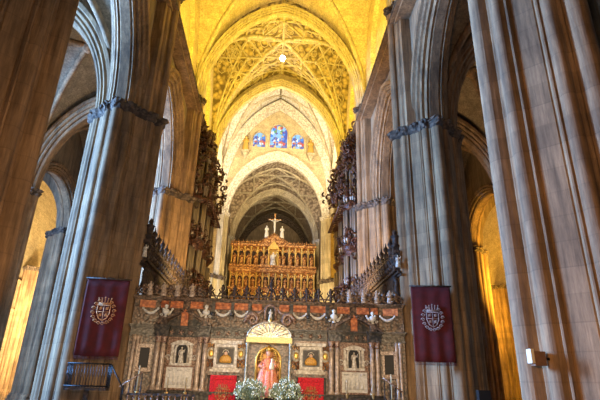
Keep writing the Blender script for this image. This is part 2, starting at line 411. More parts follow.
def ring_mesh(plan, prof):
    """plan scaled outward by profile (offset, z)"""
    mb = MB(); n = len(plan); vs = []; fs = []
    for off, z in prof:
        for x, y in plan:
            d = math.hypot(x, y); k = (d + off) / d; vs.append((x * k, y * k, z))
    for i in range(len(prof) - 1):
        for k in range(n):
            j = (k + 1) % n; fs.append((i * n + k, i * n + j, (i + 1) * n + j, (i + 1) * n + k))
    fs.append(tuple(range(n))[::-1]); fs.append(tuple((len(prof) - 1) * n + k for k in range(n)))
    return mb.add(vs, fs)
# nave cluster that goes on up to the high vault: the arm facing the nave (+x in local frame)
def cluster_plan(n=72):
    circ = [(1.55, 0, 0.25), (1.44, 0.305, 0.045), (1.44, -0.305, 0.045), (1.30, 0.48, 0.17), (1.30, -0.48, 0.17), (1.18, 0.69, 0.045), (1.18, -0.69, 0.045)]
    out = []; ox = 0.6
    for i in range(n):
        t = -PI / 2 + PI * i / (n - 1); d = (math.cos(t), math.sin(t)); r = 0.0
        if abs(d[1]) > 1e-6: r = min(0.95 / abs(d[1]), 0.7 / max(d[0], 1e-6))
        else: r = 0.7
        for cx, cy, cr in circ:
            X = cx - ox; pr = X * d[0] + cy * d[1]; q = X * X + cy * cy - pr * pr
            if pr > 0 and q < cr * cr: r = max(r, pr + math.sqrt(cr * cr - q))
        out.append((ox + r * d[0], r * d[1]))
    return out
CL = cluster_plan()
ZB, ZC = 14.4, 23.0
me_lower = {}
mbp = MB(); mbp.extrude(PLAN, 0.7, ZB - 0.25); me_shaft = mbp.mesh('shaft', M['pier'])
me_base = ring_mesh(PLAN_T, [(0.3, 0), (0.3, 0.25), (0.2, 0.3), (0.2, 0.5), (0.12, 0.58), (0.1, 0.66), (0.02, 0.72)]).mesh('pier_base', M['pier'])
# capital band: irregular foliage
def band_mesh(plan, z, hh=0.5, out=0.2):
    n = len(plan); mb = MB(); vs = []; fs = []
    rnd = random.Random(3)
    prof = [(0.0, -0.5), (0.45, -0.35), (0.7, -0.1), (0.5, 0.05), (0.95, 0.2), (1.1, 0.42), (0.8, 0.5), (0, 0.55)]
    for i, (o, zz) in enumerate(prof):
        for k, (x, y) in enumerate(plan):
            d = math.hypot(x, y); j = 1 + (rnd.random() - 0.5) * 0.8 if 0 < i < len(prof) - 1 else 1
            kk = (d + o * out * j) / d; vs.append((x * kk, y * kk, z + zz * hh + (rnd.random() - 0.5) * 0.06))
    for i in range(len(prof) - 1):
        for k in range(n):
            j = (k + 1) % n; fs.append((i * n + k, i * n + j, (i + 1) * n + j, (i + 1) * n + k))
    fs.append(tuple(range(n))[::-1]); fs.append(tuple((len(prof) - 1) * n + k for k in range(n)))
    return mb.add(vs, fs)
me_band = band_mesh(PLAN_T, ZB).mesh('capital_band', M['dark_band'])
mbp = MB(); mbp.extrude(CL, ZB + 0.2, ZC); me_upper = mbp.mesh('upper_shaft', M['pier'])
me_cap = band_mesh([(x - 1.0, y) for x, y in CL], ZC, 0.45, 0.2).mesh('capital', M['dark_band'])

me_lit = {'capital': me_cap.copy()}; me_lit['capital'].materials.clear(); me_lit['capital'].materials.append(M['white_vault'])  # crossing and chancel copies: brightness of the light put into shaft and capital colour
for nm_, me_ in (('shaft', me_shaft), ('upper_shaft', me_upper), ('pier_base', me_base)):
    me_lit[nm_] = me_.copy(); me_lit[nm_].materials.clear(); me_lit[nm_].materials.append(M['pier_lit'])
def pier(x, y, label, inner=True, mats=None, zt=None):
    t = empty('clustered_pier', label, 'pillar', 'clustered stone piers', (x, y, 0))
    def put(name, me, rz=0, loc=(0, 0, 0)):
        if mats and name == 'capital': me = me_lit['capital']
        if mats and name in ('shaft', 'upper_shaft', 'pier_base'): me = me_lit[name]
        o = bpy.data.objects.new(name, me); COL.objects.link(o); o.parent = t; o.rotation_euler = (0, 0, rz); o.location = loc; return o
    put('pier_base', me_base)
    put('shaft', me_shaft)
    put('capital_band', me_band)
    if inner:
        r = 0 if x < 0 else PI
        put('upper_shaft', me_upper, r); put('capital', me_cap, r, (1.0 if x < 0 else -1.0, 0, 0))
    return t
YS = [0, 11.25, 22.2, 33.2, 44.2, 60.2, 71.2, 82]
side = {-1: 'left', 1: 'right'}
piers_txt = {
 (-1, 1): 'huge dark brown clustered pier cut off by the left edge of the photo',
 (1, 1): 'huge clustered pier with pale daylit shafts at the right edge, small speaker on it',
 (-1, 2): 'tall brown pier with blue daylit outer shafts, maroon banner with gold crest hanging on it',
 (1, 2): 'tall pier with pale daylit shafts, maroon banner with silver crest hanging on it',
 (-1, 3): 'golden-lit pier behind the one with the gold-crested banner, before the left organ',
 (1, 3): 'golden-lit pier behind the one with the silver-crested banner, before the right organ',
 (-1, 4): 'pier at the left of the crossing, mostly behind the left organ',
 (1, 4): 'pier at the right of the crossing, mostly behind the right organ',
 (-1, 5): 'yellow-lit pier left of the gilded altarpiece, carrying the lit chancel arch',
 (1, 5): 'yellow-lit pier right of the gilded altarpiece, carrying the lit chancel arch',
 (-1, 6): 'pier inside the chancel hard by the left end of the gilded altarpiece',
 (1, 6): 'pier inside the chancel hard by the right end of the gilded altarpiece'}
for i in range(1, 7):
    for s in (-1, 1):
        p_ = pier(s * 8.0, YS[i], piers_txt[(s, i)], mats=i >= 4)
        if (s, i) == (1, 1): p_.scale = (1.10, 1.10, 1.0); p_.location.x = 7.86
outer_txt = {(-1, 2): 'aisle pier between left side aisles, behind the huge dark near pier',
 (1, 2): 'aisle pier in the dark at the top right corner behind the huge near pier',
 (-1, 3): 'aisle pier beside the golden arch opening, at its left behind the near pier',
 (1, 3): 'aisle pier beside the golden arch opening on the right, partly behind the near pier',
 (-1, 4): 'grey-blue aisle pier between the golden arch opening and the blue daylit shafts',
 (1, 4): 'dark brown aisle pier between the silver-crested banner pier and the golden gap'}
for i in (2, 3, 4):
    for s in (-1, 1):
        p_ = pier(s * 19.2, YS[i], outer_txt[(s, i)], inner=False)
        if (s, i) == (-1, 4): p_.scale = (1.15, 1.15, 1)
# wall piers of the lit outer aisles
wt = {(-1, 4): 'golden-lit pier of the outer aisle wall seen through the left arch opening',
      (1, 4): 'golden-lit pier of the outer aisle wall seen through the right gap',
      (-1, 5): 'farther golden pier of the outer left aisle wall, at the transept', (1, 5): 'farther golden pier of the outer right aisle wall, at the transept'}
for i in (4, 5):
    for s in (-1, 1): pier(s * 29.5, YS[i], wt[(s, i)], inner=False)

# --- arcade walls and arches between the nave piers ----------------------
ARC_H = 5.9
def arch_obj(name, label, cx, cy, z, a, h, depth, scale, along, mat=None, group=None, n=20):
    mb = arch_mesh(a, h, depth, scale, n)
    o = mb.build(name, mat or M['pier'], None, (cx, cy, z), PI / 2 if along == 'y' else 0)
    return tag(o, label, 'arch', group)
bay_word = {1: 'between the huge near pier and the banner pier', 2: 'between the banner pier and the golden-lit pier behind it',
            3: 'beside the organ, up to the crossing'}
for s in (-1, 1):
    for i in (1, 2, 3):
        y0, y1 = YS[i], YS[i + 1]; cy = (y0 + y1) / 2; half = (y1 - y0) / 2
        a = half - 1.55
        mb = MB(); mb.at(s * 8.0, cy, 0, PI / 2)
        wall_over_arch(mb, half, a + 0.6, ARC_H + 0.6, ZB + 0.2, 22.0, -0.75, 0.75)
        struct(mb.build('wall_%s' % side[s], M['wall']))
        arch_obj('arcade_arch', 'pointed nave arcade arch %s, %s side' % (bay_word[i], side[s]), s * 8.0, cy, ZB + 0.2, a, ARC_H, 1.0, 1.0, 'y', group='nave arcade arches')
        # gallery cornice with crockets
        mb = MB(); X0 = s * 7.3; X1 = s * 6.25
        lo, hi = min(X0, X1), max(X0, X1)
        mb.box(lo, hi, y0, y1, 21.95, 22.15); mb.box(min(X0, s * 6.5), max(X0, s * 6.5), y0, y1, 21.75, 21.95)
        struct(mb.build('trim_%d' % (i + (0 if s < 0 else 3)), M['pier']))
        mb = MB(); k = y0 + 0.3
        while k < y1: mb.ball((s * 6.3, k, 22.2), 0.11, 6); k += 0.62
        mb.box(min(s * 6.2, s * 6.3), max(s * 6.2, s * 6.3), y0, y1, 22.0, 22.18)
        struct(mb.build('trim_%d' % (i + (6 if s < 0 else 9)), M['dark_band']))
        # clerestory wall behind with a blind pointed window recess
        mb = MB(); mb.at(s * 7.35, cy, 0, PI / 2)
        wall_over_arch(mb, half, 3.2, 4.6, 26.0, 35.5, -0.25, 0.25)
        mb.box(-half, -3.2, -0.25, 0.25, 22, 26); mb.box(3.2, half, -0.25, 0.25, 22, 26); mb.box(-3.2, 3.2, -0.25, 0.25, 22, 23)
        mb.box(-3.2, 3.2, -0.25 if s > 0 else 0.15, -0.15 if s > 0 else 0.25, 23, 31)
        struct(mb.build('wall_%s' % side[s], M['vault']))
# --- nave transverse arches and vaults -----------------------------------
NH = 10.2
nave_txt = {1: 'plain lit transverse nave arch over the two huge near piers', 2: 'plain gold-lit nave arch springing from the two banner piers',
            3: 'broad gold-lit nave arch framing the star-ribbed vault', 4: 'gold moulded arch below the star-ribbed vault, opening to the white crossing'}
for i in (1, 2, 3, 4):
    arch_obj('nave_arch', nave_txt[i], 0, YS[i], ZC + 0.3, 6.3, NH - 0.9, 0.7, 0.62, 'x', M['rib'], 'transverse nave arches', 28)
def bay(i): return (YS[i] + YS[i + 1]) / 2, (YS[i + 1] - YS[i]) / 2
for i in (1, 2):
    cy, b = bay(i)
    v = vault('ceiling', M['vault'], 0, cy, 7.1, b, ZC + 0.3, NH + 0.9)
    mb = MB()
    for sx in (-1, 1): vault_rib(mb, 0, cy, 7.1, b, ZC + 0.3, NH + 0.9, [(sx, -1), (-sx, 1)], 0.22, 8, 40)
    mb.ball((0, cy, ZC + NH + 1.1), 0.5); mb.build('rib', M['rib'], v)
# star vault
cy, b = bay(3)
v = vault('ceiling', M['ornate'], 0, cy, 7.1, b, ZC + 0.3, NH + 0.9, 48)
A = (0, cy, 7.1, b, ZC + 0.3, NH + 0.9)
mb = MB()
for sx in (-1, 1): vault_rib(mb, *A, [(sx, -1), (-sx, 1)], 0.2, 6, 40)
for k in (-1, 1):
    vault_rib(mb, *A, [(0, 0), (k, 0)], 0.15); vault_rib(mb, *A, [(0, 0), (0, k)], 0.15)
mb.build('rib', M['rib'], v)
mb = MB()
for sx in (-1, 1):
    for sy in (-1, 1):
        q = lambda pts, r=0.11: vault_rib(mb, *A, [(x * sx, y * sy) for x, y in pts], r, 5, 12)
        q([(1, 1), (0.5, 0)]); q([(1, 1), (0, 0.5)]); q([(1, 1), (0.28, 0.5), (0, 0.72)]); q([(1, 1), (0.5, 0.28), (0.72, 0)])
        q([(0.5, 0), (0.28, 0.28), (0, 0.5)]); q([(0.72, 0), (0.5, 0.28), (0.28, 0.28)]); q([(0, 0.72), (0.28, 0.5), (0.28, 0.28)])
        q([(0.25, 0), (0.14, 0.14), (0, 0.25)], 0.09); q([(0.86, 0), (0.72, 0.45), (0.5, 0.5), (0.45, 0.72), (0, 0.86)], 0.09)
        q([(1, 0.3), (0.8, 0.3), (0.5, 0.28)], 0.08); q([(0.3, 1), (0.3, 0.8), (0.28, 0.5)], 0.08)
        q([(0.5, 0), (0.6, 0.14), (0.72, 0)], 0.07); q([(0, 0.5), (0.14, 0.6), (0, 0.72)], 0.07)
mb.build('star_rib', M['rib'], v)
mb = MB()
rr = random.Random(5)
for (u, w) in [(0, 0), (0.5, 0), (-0.5, 0), (0, 0.5), (0, -0.5), (0.72, 0), (-0.72, 0), (0, 0.72), (0, -0.72)] + [(a_ * x_, b_ * x2) for a_ in (-1, 1) for b_ in (-1, 1) for x_, x2 in ((0.28, 0.28), (0.5, 0.28), (0.28, 0.5), (0.5, 0.5), (0.14, 0.14))]:
    x, y = u * 7.1, w * b; z = ZC + 0.3 + max(arc_z(x, 7.1, NH + 0.9), arc_z(y, b, NH + 0.9)); mb.ball((x, cy + y, z - 0.15), 0.24, 8)
mb.build('boss', M['rib'], v)
# cusped tracery scattered on the star vault as loops
mb = MB()
for k in range(150):
    u = rr.uniform(-0.93, 0.93); w = rr.uniform(-0.93, 0.93); R = rr.uniform(0.25, 0.45)
    P = []
    for j in range(9):
        t = 2 * PI * j / 8; x = u * 7.1 + R * math.cos(t); y = w * b + R * math.sin(t)
        x = max(-7, min(7, x)); y = max(-b, min(b, y)); P.append((x, cy + y, ZC + 0.3 + max(arc_z(x, 7.1, NH + 0.9), arc_z(y, b, NH + 0.9)) - 0.04))
    mb.tube(P, 0.05, 4)
mb.build('tracery', M['rib'], v)
# keystone lamp
t = empty('hanging_lamp', 'bright white lamp at the centre of the star-ribbed vault', 'lamp', None, (0, cy, 32.2))
MB().lathe([(0.02, -0.3), (0.22, -0.2), (0.28, 0), (0.2, 0.2), (0.03, 0.28)], 12).build('bulb', M['lamp'], t)
MB().tube([(0, 0, 0.25), (0, 0, 1.5)], 0.03).build('chain', M['iron'], t)

# --- crossing ------------------------------------------------------------
cy, b = bay(4); CH = 14.5; CZ = 26.0
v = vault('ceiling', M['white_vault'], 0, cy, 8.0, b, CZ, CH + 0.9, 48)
A = (0, cy, 8.0, b, CZ, CH + 0.9)
mb = MB()
for sx in (-1, 1): vault_rib(mb, *A, [(sx, -1), (-sx, 1)], 0.22, 6, 40)
for sx in (-1, 1):
    for sy in (-1, 1):
        q = lambda pts, r=0.13: vault_rib(mb, *A, [(x * sx, y * sy) for x, y in pts], r, 5, 12)
        q([(1, 1), (0.5, 0)]); q([(1, 1), (0, 0.5)]); q([(0.5, 0), (0.28, 0.28), (0, 0.5)]); q([(0.8, 0), (0.6, 0.45), (0.45, 0.6), (0, 0.8)]); q([(0, 0), (0, 1)]); q([(0, 0), (1, 0)])
        q([(0.35, 1), (0.35, 0.7), (0, 0.8)])
mb.build('rib', M['rib'], v)
for s in (-1, 1):   # side walls of the crossing above its arches
    mb = MB(); mb.at(s * 8.4, cy, 0, PI / 2); wall_over_arch(mb, b, 6.0, 9, 23, 42.5, -0.4, 0.4)
    struct(mb.build('wall_%s' % side[s], M['vault']))
    arch_obj('crossing_arch', 'transept arch at the %s side of the crossing, behind the organ' % side[s], s * 8.2, cy, 23, 5.6, 8.6, 0.9, 1.0, 'y', M['rib'])
# wall over the crossing arch on the nave side, above the star vault
mb = MB(); mb.at(0, YS[4], 0); wall_over_arch(mb, 8.6, 6.9, NH, ZC + 0.3, 42.5, 0.0, 0.8); struct(mb.build('wall_back', M['vault']))
# wall with windows over the chancel arch
YW = YS[5]
mb = MB()
mb.at(0, YW, 0); wall_over_arch(mb, 8.6, 6.6, 8.8, 22.9, 33.2, -0.3, 0.6)
WINS = [(-2.75, 0.95, 33.4, 34.7), (0, 1.3, 33.4, 35.7), (2.75, 0.95, 33.4, 34.7)]
# wall around the windows built in columns
edges = [-8.6]
for cx, hw, zb, zs in WINS: edges += [cx - hw, cx + hw]
edges.append(8.6)
for i in range(0, len(edges), 2): mb.box(edges[i], edges[i + 1], -0.3, 0.6, 33.2, 42.5)
for cx, hw, zb, zs in WINS:
    mb.box(cx - hw, cx + hw, -0.3, 0.6, 33.2, zb)
    mb.at(cx, YW, 0); wall_over_arch(mb, hw, hw, hw * 1.25, zs, 42.5, -0.3, 0.6, 12); mb.at(0, YW, 0)
struct(mb.build('wall_back', M['vault']))
for j, (cx, hw, zb, zs) in enumerate(WINS):
    w = empty('window_%d' % (j + 1), None, None, None, (cx, YW, 0)); struct(w)
    fr = arch_mesh(hw - 0.02, hw * 1.25, 0.2, 0.28, 8); fr2 = MB()
    P = [(-hw, -0.3, zb)] + [(x, -0.3, zs + z) for x, z in arch_rings(hw, hw * 1.25, 0, 8)] + [(hw, -0.3, zb)]
    fr2.tube(P, 0.1, 6)
    for k in (-0.33, 0.33): fr2.tube([(k * hw, 0.05, zb), (k * hw, 0.05, zs + hw)], 0.04, 5)
    for z in (zb + 0.5, zb + 1.0): fr2.tube([(-hw, 0.05, z), (hw, 0.05, z)], 0.03, 4)
    fr2.build('window_frame', M['rib'], w)
    poly = [(-hw, zb)] + [(x, zs + z) for x, z in arch_rings(hw, hw * 1.25, 0, 8)] + [(hw, zb)]
    MB().prism(poly, 0.12, 0.18).build('pane', M['glass'], w)
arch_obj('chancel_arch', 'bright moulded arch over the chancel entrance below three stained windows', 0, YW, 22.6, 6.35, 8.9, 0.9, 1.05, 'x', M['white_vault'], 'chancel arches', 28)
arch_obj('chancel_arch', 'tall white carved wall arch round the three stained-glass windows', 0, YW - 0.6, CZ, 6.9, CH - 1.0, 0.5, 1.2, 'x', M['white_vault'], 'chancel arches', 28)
# statues beside the windows are built further down
# --- chancel ---------------------------------------------------------------
for i in (5, 6):
    cy, b = bay(i)
    v = vault('ceiling', M['chancel'] if i == 5 else M['wall'], 0, cy, 7.0, b, 22.4, 9.2)
    mb = MB()
    for u in (-.5, .5): vault_rib(mb, 0, cy, 7.0, b, 22.4, 9.2, [(-1, u), (1, u)], .16, 6, 40); vault_rib(mb, 0, cy, 7.0, b, 22.4, 9.2, [(u, -1), (u, 1)], .12, 6, 30)
    vault_rib(mb, 0, cy, 7.0, b, 22.4, 9.2, [(-.5, 0), (0, -.5), (.5, 0), (0, .5), (-.5, 0)], .12, 6, 14)
    for sx in (-1, 1): vault_rib(mb, 0, cy, 7.0, b, 22.4, 9.2, [(sx, -1), (-sx, 1)], 0.2, 6, 30)
    mb.build('rib', M['rib'], v)
    for s in (-1, 1):
        mb = MB(); mb.box(min(s * 7.0, s * 7.6), max(s * 7.0, s * 7.6), YS[i], YS[i + 1], 0, 32); struct(mb.build('wall_%s' % side[s], M['wall']))
arch_obj('chancel_arch', 'dim banded arch inside the chancel behind the bright entrance arch', 0, YS[6], 22.4, 6.2, 8.3, 0.8, 0.9, 'x', M['rib'], 'chancel arches', 24)
arch_obj('chancel_arch', 'dark farthest arch behind the crucifix on the altarpiece', 0, 81.4, 22.4, 5.9, 7.6, 0.6, 1.1, 'x', M['dark_band'], 'chancel arches', 24)
mb = MB(); mb.box(-8, 8, 82, 82.6, 0, 32); struct(mb.build('wall_back', M['wall']))
# --- aisles ----------------------------------------------------------------
AZ = ZB + 0.2
aisle_lab = {2: 'springing from the banner pier across the %s side aisle', 3: 'second across the %s side aisle, below its ribbed vault', 4: 'farthest across the %s side aisle, near the transept'}
for s in (-1, 1):
    xc = s * 13.6; ha = 5.6
    for i in (2, 3, 4):
        arch_obj('aisle_arch', 'moulded pointed stone arch ' + aisle_lab[i] % side[s], xc, YS[i], AZ, 3.95, 7.0, 0.9, 1.0, 'x', group='transverse aisle arches')
        mb = MB(); mb.at(xc, YS[i], 0); wall_over_arch(mb, ha, 4.5, 7.6, AZ, 25.5, -0.3, 0.3); struct(mb.build('wall_%s' % side[s], M['wall']))
        mb = MB(); mb.at(s * 24.4, YS[i], 0); wall_over_arch(mb, 5.2, 3.9, 6.2, AZ, 25.5, -0.4, 0.4); struct(mb.build('wall_%s' % side[s], M['wall']))
    for i in (1, 2, 3):
        cy, b = bay(i)
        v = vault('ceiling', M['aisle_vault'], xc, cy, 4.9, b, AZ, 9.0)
        mb = MB()
        for sx in (-1, 1): vault_rib(mb, xc, cy, 4.9, b, AZ, 9.0, [(sx, -1), (-sx, 1)], 0.2, 6, 30, 0.12)
        vault_rib(mb, xc, cy, 4.9, b, AZ, 9.0, [(-1, 0), (1, 0)], 0.14, 6, 20, 0.08)
        vault_rib(mb, xc, cy, 4.9, b, AZ, 9.0, [(0, -1), (0, 1)], 0.14, 6, 20, 0.08)
        mb.ball((xc, cy, AZ + 8.8), 0.45); mb.build('rib', M['pier'], v)
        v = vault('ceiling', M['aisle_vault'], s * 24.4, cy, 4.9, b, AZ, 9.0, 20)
    for i in (2, 3):
        cy, b = bay(i); a = b - 1.5
        mb = MB(); mb.at(s * 19.2, cy, 0, PI / 2); wall_over_arch(mb, b, a + 0.6, 6.0 if i == 2 else 4.1, AZ, 25.5, -0.5, 0.5); struct(mb.build('wall_%s' % side[s], M['wall']))
        arch_obj('aisle_arch', 'dark pointed arch %s, %s side' % ({2: 'between the side aisles, mostly behind the near pier', 3: 'whose opening shows the golden outer aisle'}[i], side[s]), s * 19.2, cy, AZ, a, 5.5 if i == 2 else 3.6, 0.9, 1.0, 'y', group='arches between the side aisles')
    # transept bay beyond: outer wall, end walls
    mb = MB(); lo, hi = min(s * 30.6, s * 31.2), max(s * 30.6, s * 31.2)
    for y0, y1 in ((-6, 14.2), (19.2, 21.1), (23.9, 25.2), (30.2, 66)): mb.box(lo, hi, y0, y1, 0, 28)
    for y0, ww in ((14.2, 5), (21.1, 2.8), (25.2, 5)):  # narrow middle opening added to throw daylight on the near right pier
        mb.box(lo, hi, y0, y0 + ww, 0, 7); mb.box(lo, hi, y0, y0 + ww, 18, 28)
        w = MB(); w.box(s * 30.9 - 0.04, s * 30.9 + 0.04, y0, y0 + ww, 7, 18); w = struct(w.build('window_%d' % (4 + (y0 > 20) + (y0 > 24) + 3 * (s > 0)), M['daylight']))
        f = MB()
        for k in range(1, 4): f.box(s * 30.8 - 0.08, s * 30.8 + 0.08, y0 + k * ww / 4 - 0.06, y0 + k * ww / 4 + 0.06, 7, 18)
        f.build('window_frame', M['iron'], w)
    for zz in (9.2, 12.6): mb.box(min(s * 30.3, s * 30.6), max(s * 30.3, s * 30.6), 24, 66, zz, zz + 0.35)
    for k in range(24, 66, 2): mb.tube([(s * 30.5, k, 0), (s * 30.5, k, 15)], 0.22, 8)
    struct(mb.build('wall_%s' % side[s], M['vault']))
    mb = MB(); mb.box(min(s * 8, s * 31), max(s * 8, s * 31), 66, 66.6, 0, 34)
    for k in range(10, 30, 1): mb.tube([(s * k, 66, 0), (s * k, 66, 24)], 0.2 if k % 3 else 0.34, 8)
    for zz in (8.6, 14.8): mb.box(min(s * 8, s * 31), max(s * 8, s * 31), 65.6, 66, zz, zz + 0.4)
    struct(mb.build('wall_back', M['vault']))
    mb = MB(); mb.box(min(s * 8.5, s * 31), max(s * 8.5, s * 31), 44.8, 66, 34, 34.4); struct(mb.build('ceiling', M['vault']))
# west part of the nave roof over the camera
mb = MB(); mb.box(-31, 31, -6, 11, 34.5, 35); struct(mb.build('ceiling', M['vault']))
#DETAILS
# ================================================================== small builders
def spiral(mb, cx, cz, r, turns=1.6, y=0.0, th=0.05, flip=1, up=1, n=18):
    P = []
    for i in range(n + 1):
        t = i / n; a = turns * 2 * PI * t; rr_ = r * (1 - 0.85 * t); P.append((cx + flip * rr_ * math.cos(a), y, cz + up * rr_ * math.sin(a)))
    mb.tube(P, [th * (1 - 0.5 * i / n) for i in range(n + 1)], 5)
def figure_mesh(h=1.0, arm='fold', wide=1.0, seed=0):
    """robed standing statue, front towards -y, one continuous body with arms and head"""
    mb = MB(); rnd = random.Random(seed); w = wide
    n = 16; vs = []; fs = []
    prof = [(0.17, 0, 0.8), (0.165, .1, .8), (0.15, .28, .8), (0.125, .45, .8), (0.105, .55, .75), (0.115, .64, .65), (0.13, .74, .6), (0.125, .80, .55), (0.07, .835, .6), (0.035, .85, .9), (0.034, .87, .9),
            (0.05, .885, 1.0), (0.06, .92, 1.05), (0.055, .96, 1.05), (0.03, .99, 1.0), (0.004, 1.0, 1)]
    for i, (r, z, f) in enumerate(prof):
        for k in range(n):
            a = 2 * PI * k / n; fold = 1 + (0.12 * math.sin(a * 5 + seed) if z < 0.5 else 0)
            vs.append((r * w * fold * h * math.cos(a), r * f * fold * h * math.sin(a) - (0.01 * h if z > .87 else 0), z * h))
    for i in range(len(prof) - 1):
        for k in range(n):
            j = (k + 1) % n; fs.append((i * n + k, i * n + j, (i + 1) * n + j, (i + 1) * n + k))
    fs.append(tuple(range(n))[::-1]); mb.add(vs, fs, True)
    for s in (-1, 1):
        sh = (s * .11 * w * h, 0, .78 * h)
        if arm == 'fold': el = (s * .15 * w * h, -.03 * h, .62 * h); ha = (s * .02 * h, -.12 * h, .66 * h)
        elif arm == 'out': el = (s * .2 * h, -.03 * h, .76 * h); ha = (s * .34 * h, -.05 * h, .84 * h)
        elif arm == 'one' and s > 0: el = (s * .18 * h, -.05 * h, .68 * h); ha = (s * .22 * h, -.12 * h, .86 * h)
        else: el = (s * .16 * w * h, 0, .6 * h); ha = (s * .14 * w * h, -.08 * h, .48 * h)
        mb.tube([sh, tuple((a + b) / 2 for a, b in zip(sh, el)), el, ha], [.045 * h, .042 * h, .036 * h, .022 * h], 8)
        mb.ball(ha, .026 * h, 6)
    mb.ball((0, -.062 * h, .925 * h), .012 * h, 5)
    return mb
def seated_mesh(h=1.0, seed=0):
    mb = figure_mesh(h, 'one', 1.25, seed); mb.ball((0, -.14 * h, .3 * h), .16 * h, 8, (1.1, .8, .7)); return mb
def bust_mesh(h):
    mb = MB(); mb.lathe([(.12 * h, 0), (.14 * h, .08 * h), (.08 * h, .16 * h), (.1 * h, .24 * h), (.26 * h, .34 * h), (.27 * h, .5 * h), (.2 * h, .6 * h), (.08 * h, .66 * h), (.08 * h, .7 * h), (.13 * h, .78 * h), (.145 * h, .88 * h), (.1 * h, .97 * h), (.01, h)], 10, 1, .7)
    for s in (-1, 1): spiral(mb, s * .3 * h, .18 * h, .12 * h, 1.3, 0, .04 * h, s)
    mb.ball((0, -.1 * h, .85 * h), .03 * h, 5); return mb
def swag_mesh(w, d, th):
    mb = MB(); P = []; n = 12
    for i in range(n + 1):
        t = -1 + 2 * i / n; P.append((t * w, -0.06, -d * (1 - t * t)))
    mb.tube(P, [th * (0.35 + 0.65 * (1 - (-1 + 2 * i / n) ** 2)) for i in range(n + 1)], 8)
    for s in (-1, 1): mb.ball((s * w, -0.06, 0), th * 0.8, 6)
    return mb
def moulding(mb, x0, x1, yf, z0, z1, steps=4, out=0.25, inv=False):
    for i in range(steps):
        t0 = i / steps; o = out * (i + 1) / steps if not inv else out * (steps - i) / steps
        mb.box(x0 - o * 0.4, x1 + o * 0.4, yf - o, yf + 0.3, z0 + (z1 - z0) * t0, z0 + (z1 - z0) * (t0 + 1 / steps))

# ================================================================== retro-choir marble front
TY = 22.0
scr = empty('marble_choir_front', 'brown and rose marble baroque choir front spanning between the two banner piers', 'altar screen', None, (0, TY, 0))
mb = MB(); mb.box(-5.0, 5.0, 0.12, 0.8, 0, 5.3)
mb.build('wall_panel', M['dark_marble'], scr)
for s in (-1, 1):
    for x0, x1 in ((2.62, 2.9), (3.0, 3.16), (4.44, 4.66), (4.72, 4.98), (.98, 1.12)):
        a, b = sorted((s * x0, s * x1)); MB().box(a, b, .0, .16, 1.4, 3.66).build('pilaster', M['brown_marble'], scr)
# wings turned toward the nave
for s in (-1, 1):
    w = MB(); w.at(s * 5.0, 0.12, 0, -s * 0.0)
    poly = [(s * 0, 0), (s * 1.1, -0.28), (s * 1.1, 0.4), (0, 0.6)]
    w.extrude([(x, y) for x, y in poly], 0, 5.3); wo = w.build('wing', M['brown_marble'], scr)
    f = MB(); f.at(s * 5.38, -0.02, 0, -s * 0.25)
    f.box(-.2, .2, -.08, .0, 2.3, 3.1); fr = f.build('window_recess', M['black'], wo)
    f = MB(); f.at(s * 5.38, -0.05, 0, -s * 0.25)
    for a, b, c, d in ((-.3, -.2, 2.2, 3.2), (.2, .3, 2.2, 3.2), (-.34, .34, 3.1, 3.24), (-.34, .34, 2.12, 2.26)): f.box(a, b, -.14, .02, c, d)
    f.build('window_surround', M['rose_marble'], wo)
    f = MB(); f.at(s * 5.8, -0.1, 0, -s * 0.25)
    for k in (-.08, .08): f.lathe([(.09, 1.2), (.1, 1.3), (.075, 1.4), (.07, 3.4), (.1, 3.5), (.11, 3.62)], 10, c=(k, -.12, 0)).mark()
    f.build_each('pilaster_shaft', M['jasper'], wo)
# plinth
mb = MB(); mb.box(-5.0, 5.0, -0.25, 0.15, 0, 1.2); moulding(mb, -4.95, 4.95, -0.2, 1.2, 1.4, 3, .12)
mb.build('plinth', M['dark_marble'], scr)
# columns
cap_m = M['rose_marble']
for s in (-1, 1):
    for x in (4.82, 4.58, 3.02, 2.76):
        c = MB().lathe([(.15, 1.4), (.15, 1.48), (.12, 1.52), (.10, 1.62), (.11, 2.2), (.10, 2.9), (.09, 3.35)], 12, c=(s * x, -.2, 0)).build('column', M['jasper'], scr)
        MB().lathe([(.09, 3.33), (.13, 3.4), (.10, 3.45), (.16, 3.6), (.17, 3.66)], 10, c=(s * x, -.2, 0)).build('column_capital', cap_m, c)
# entablature, breaking forward over the columns
mb = MB(); moulding(mb, -4.95, 4.95, 0.1, 3.6, 3.7, 2, .14); mb.box(-5, 5, -.02, .15, 3.7, 3.9); moulding(mb, -4.95, 4.95, 0.06, 3.9, 4.06, 4, .34)
for s in (-1, 1):
    for x0, x1 in ((4.4, 4.98), (2.62, 3.18)):
        a, b = sorted((s * x0, s * x1)); mb.box(a, b, -.36, .1, 3.6, 3.9); moulding(mb, a, b, -.3, 3.9, 4.06, 3, .16)
for s in (-1, 1):
    w = mb; w.at(s * 5.0, 0.1, 0, -s * 0.25); a, b = sorted((0, s * 1.12)); moulding(w, a, b, -.05, 3.6, 3.68, 2, .1); w.box(a, b, -.05, .1, 3.68, 3.92); moulding(w, a, b, -.05, 3.92, 4.06, 4, .3); w.at(0, 0, 0)
ent = mb.build('entablature', M['dark_marble'], scr)
mb = MB()
for k in range(24):
    x = -4.75 + k * 9.5 / 23
    if abs(x) < 1.0: continue
    mb.ball((x, -.03, 3.8), .07, 8, (1, .4, 1))
    for j in range(5): a = 2 * PI * j / 5; mb.ball((x + .1 * math.cos(a), -.02, 3.8 + .09 * math.sin(a)), .03, 5)
    mb.mark()
mb.build_each('rosette', M['rose_marble'], ent)
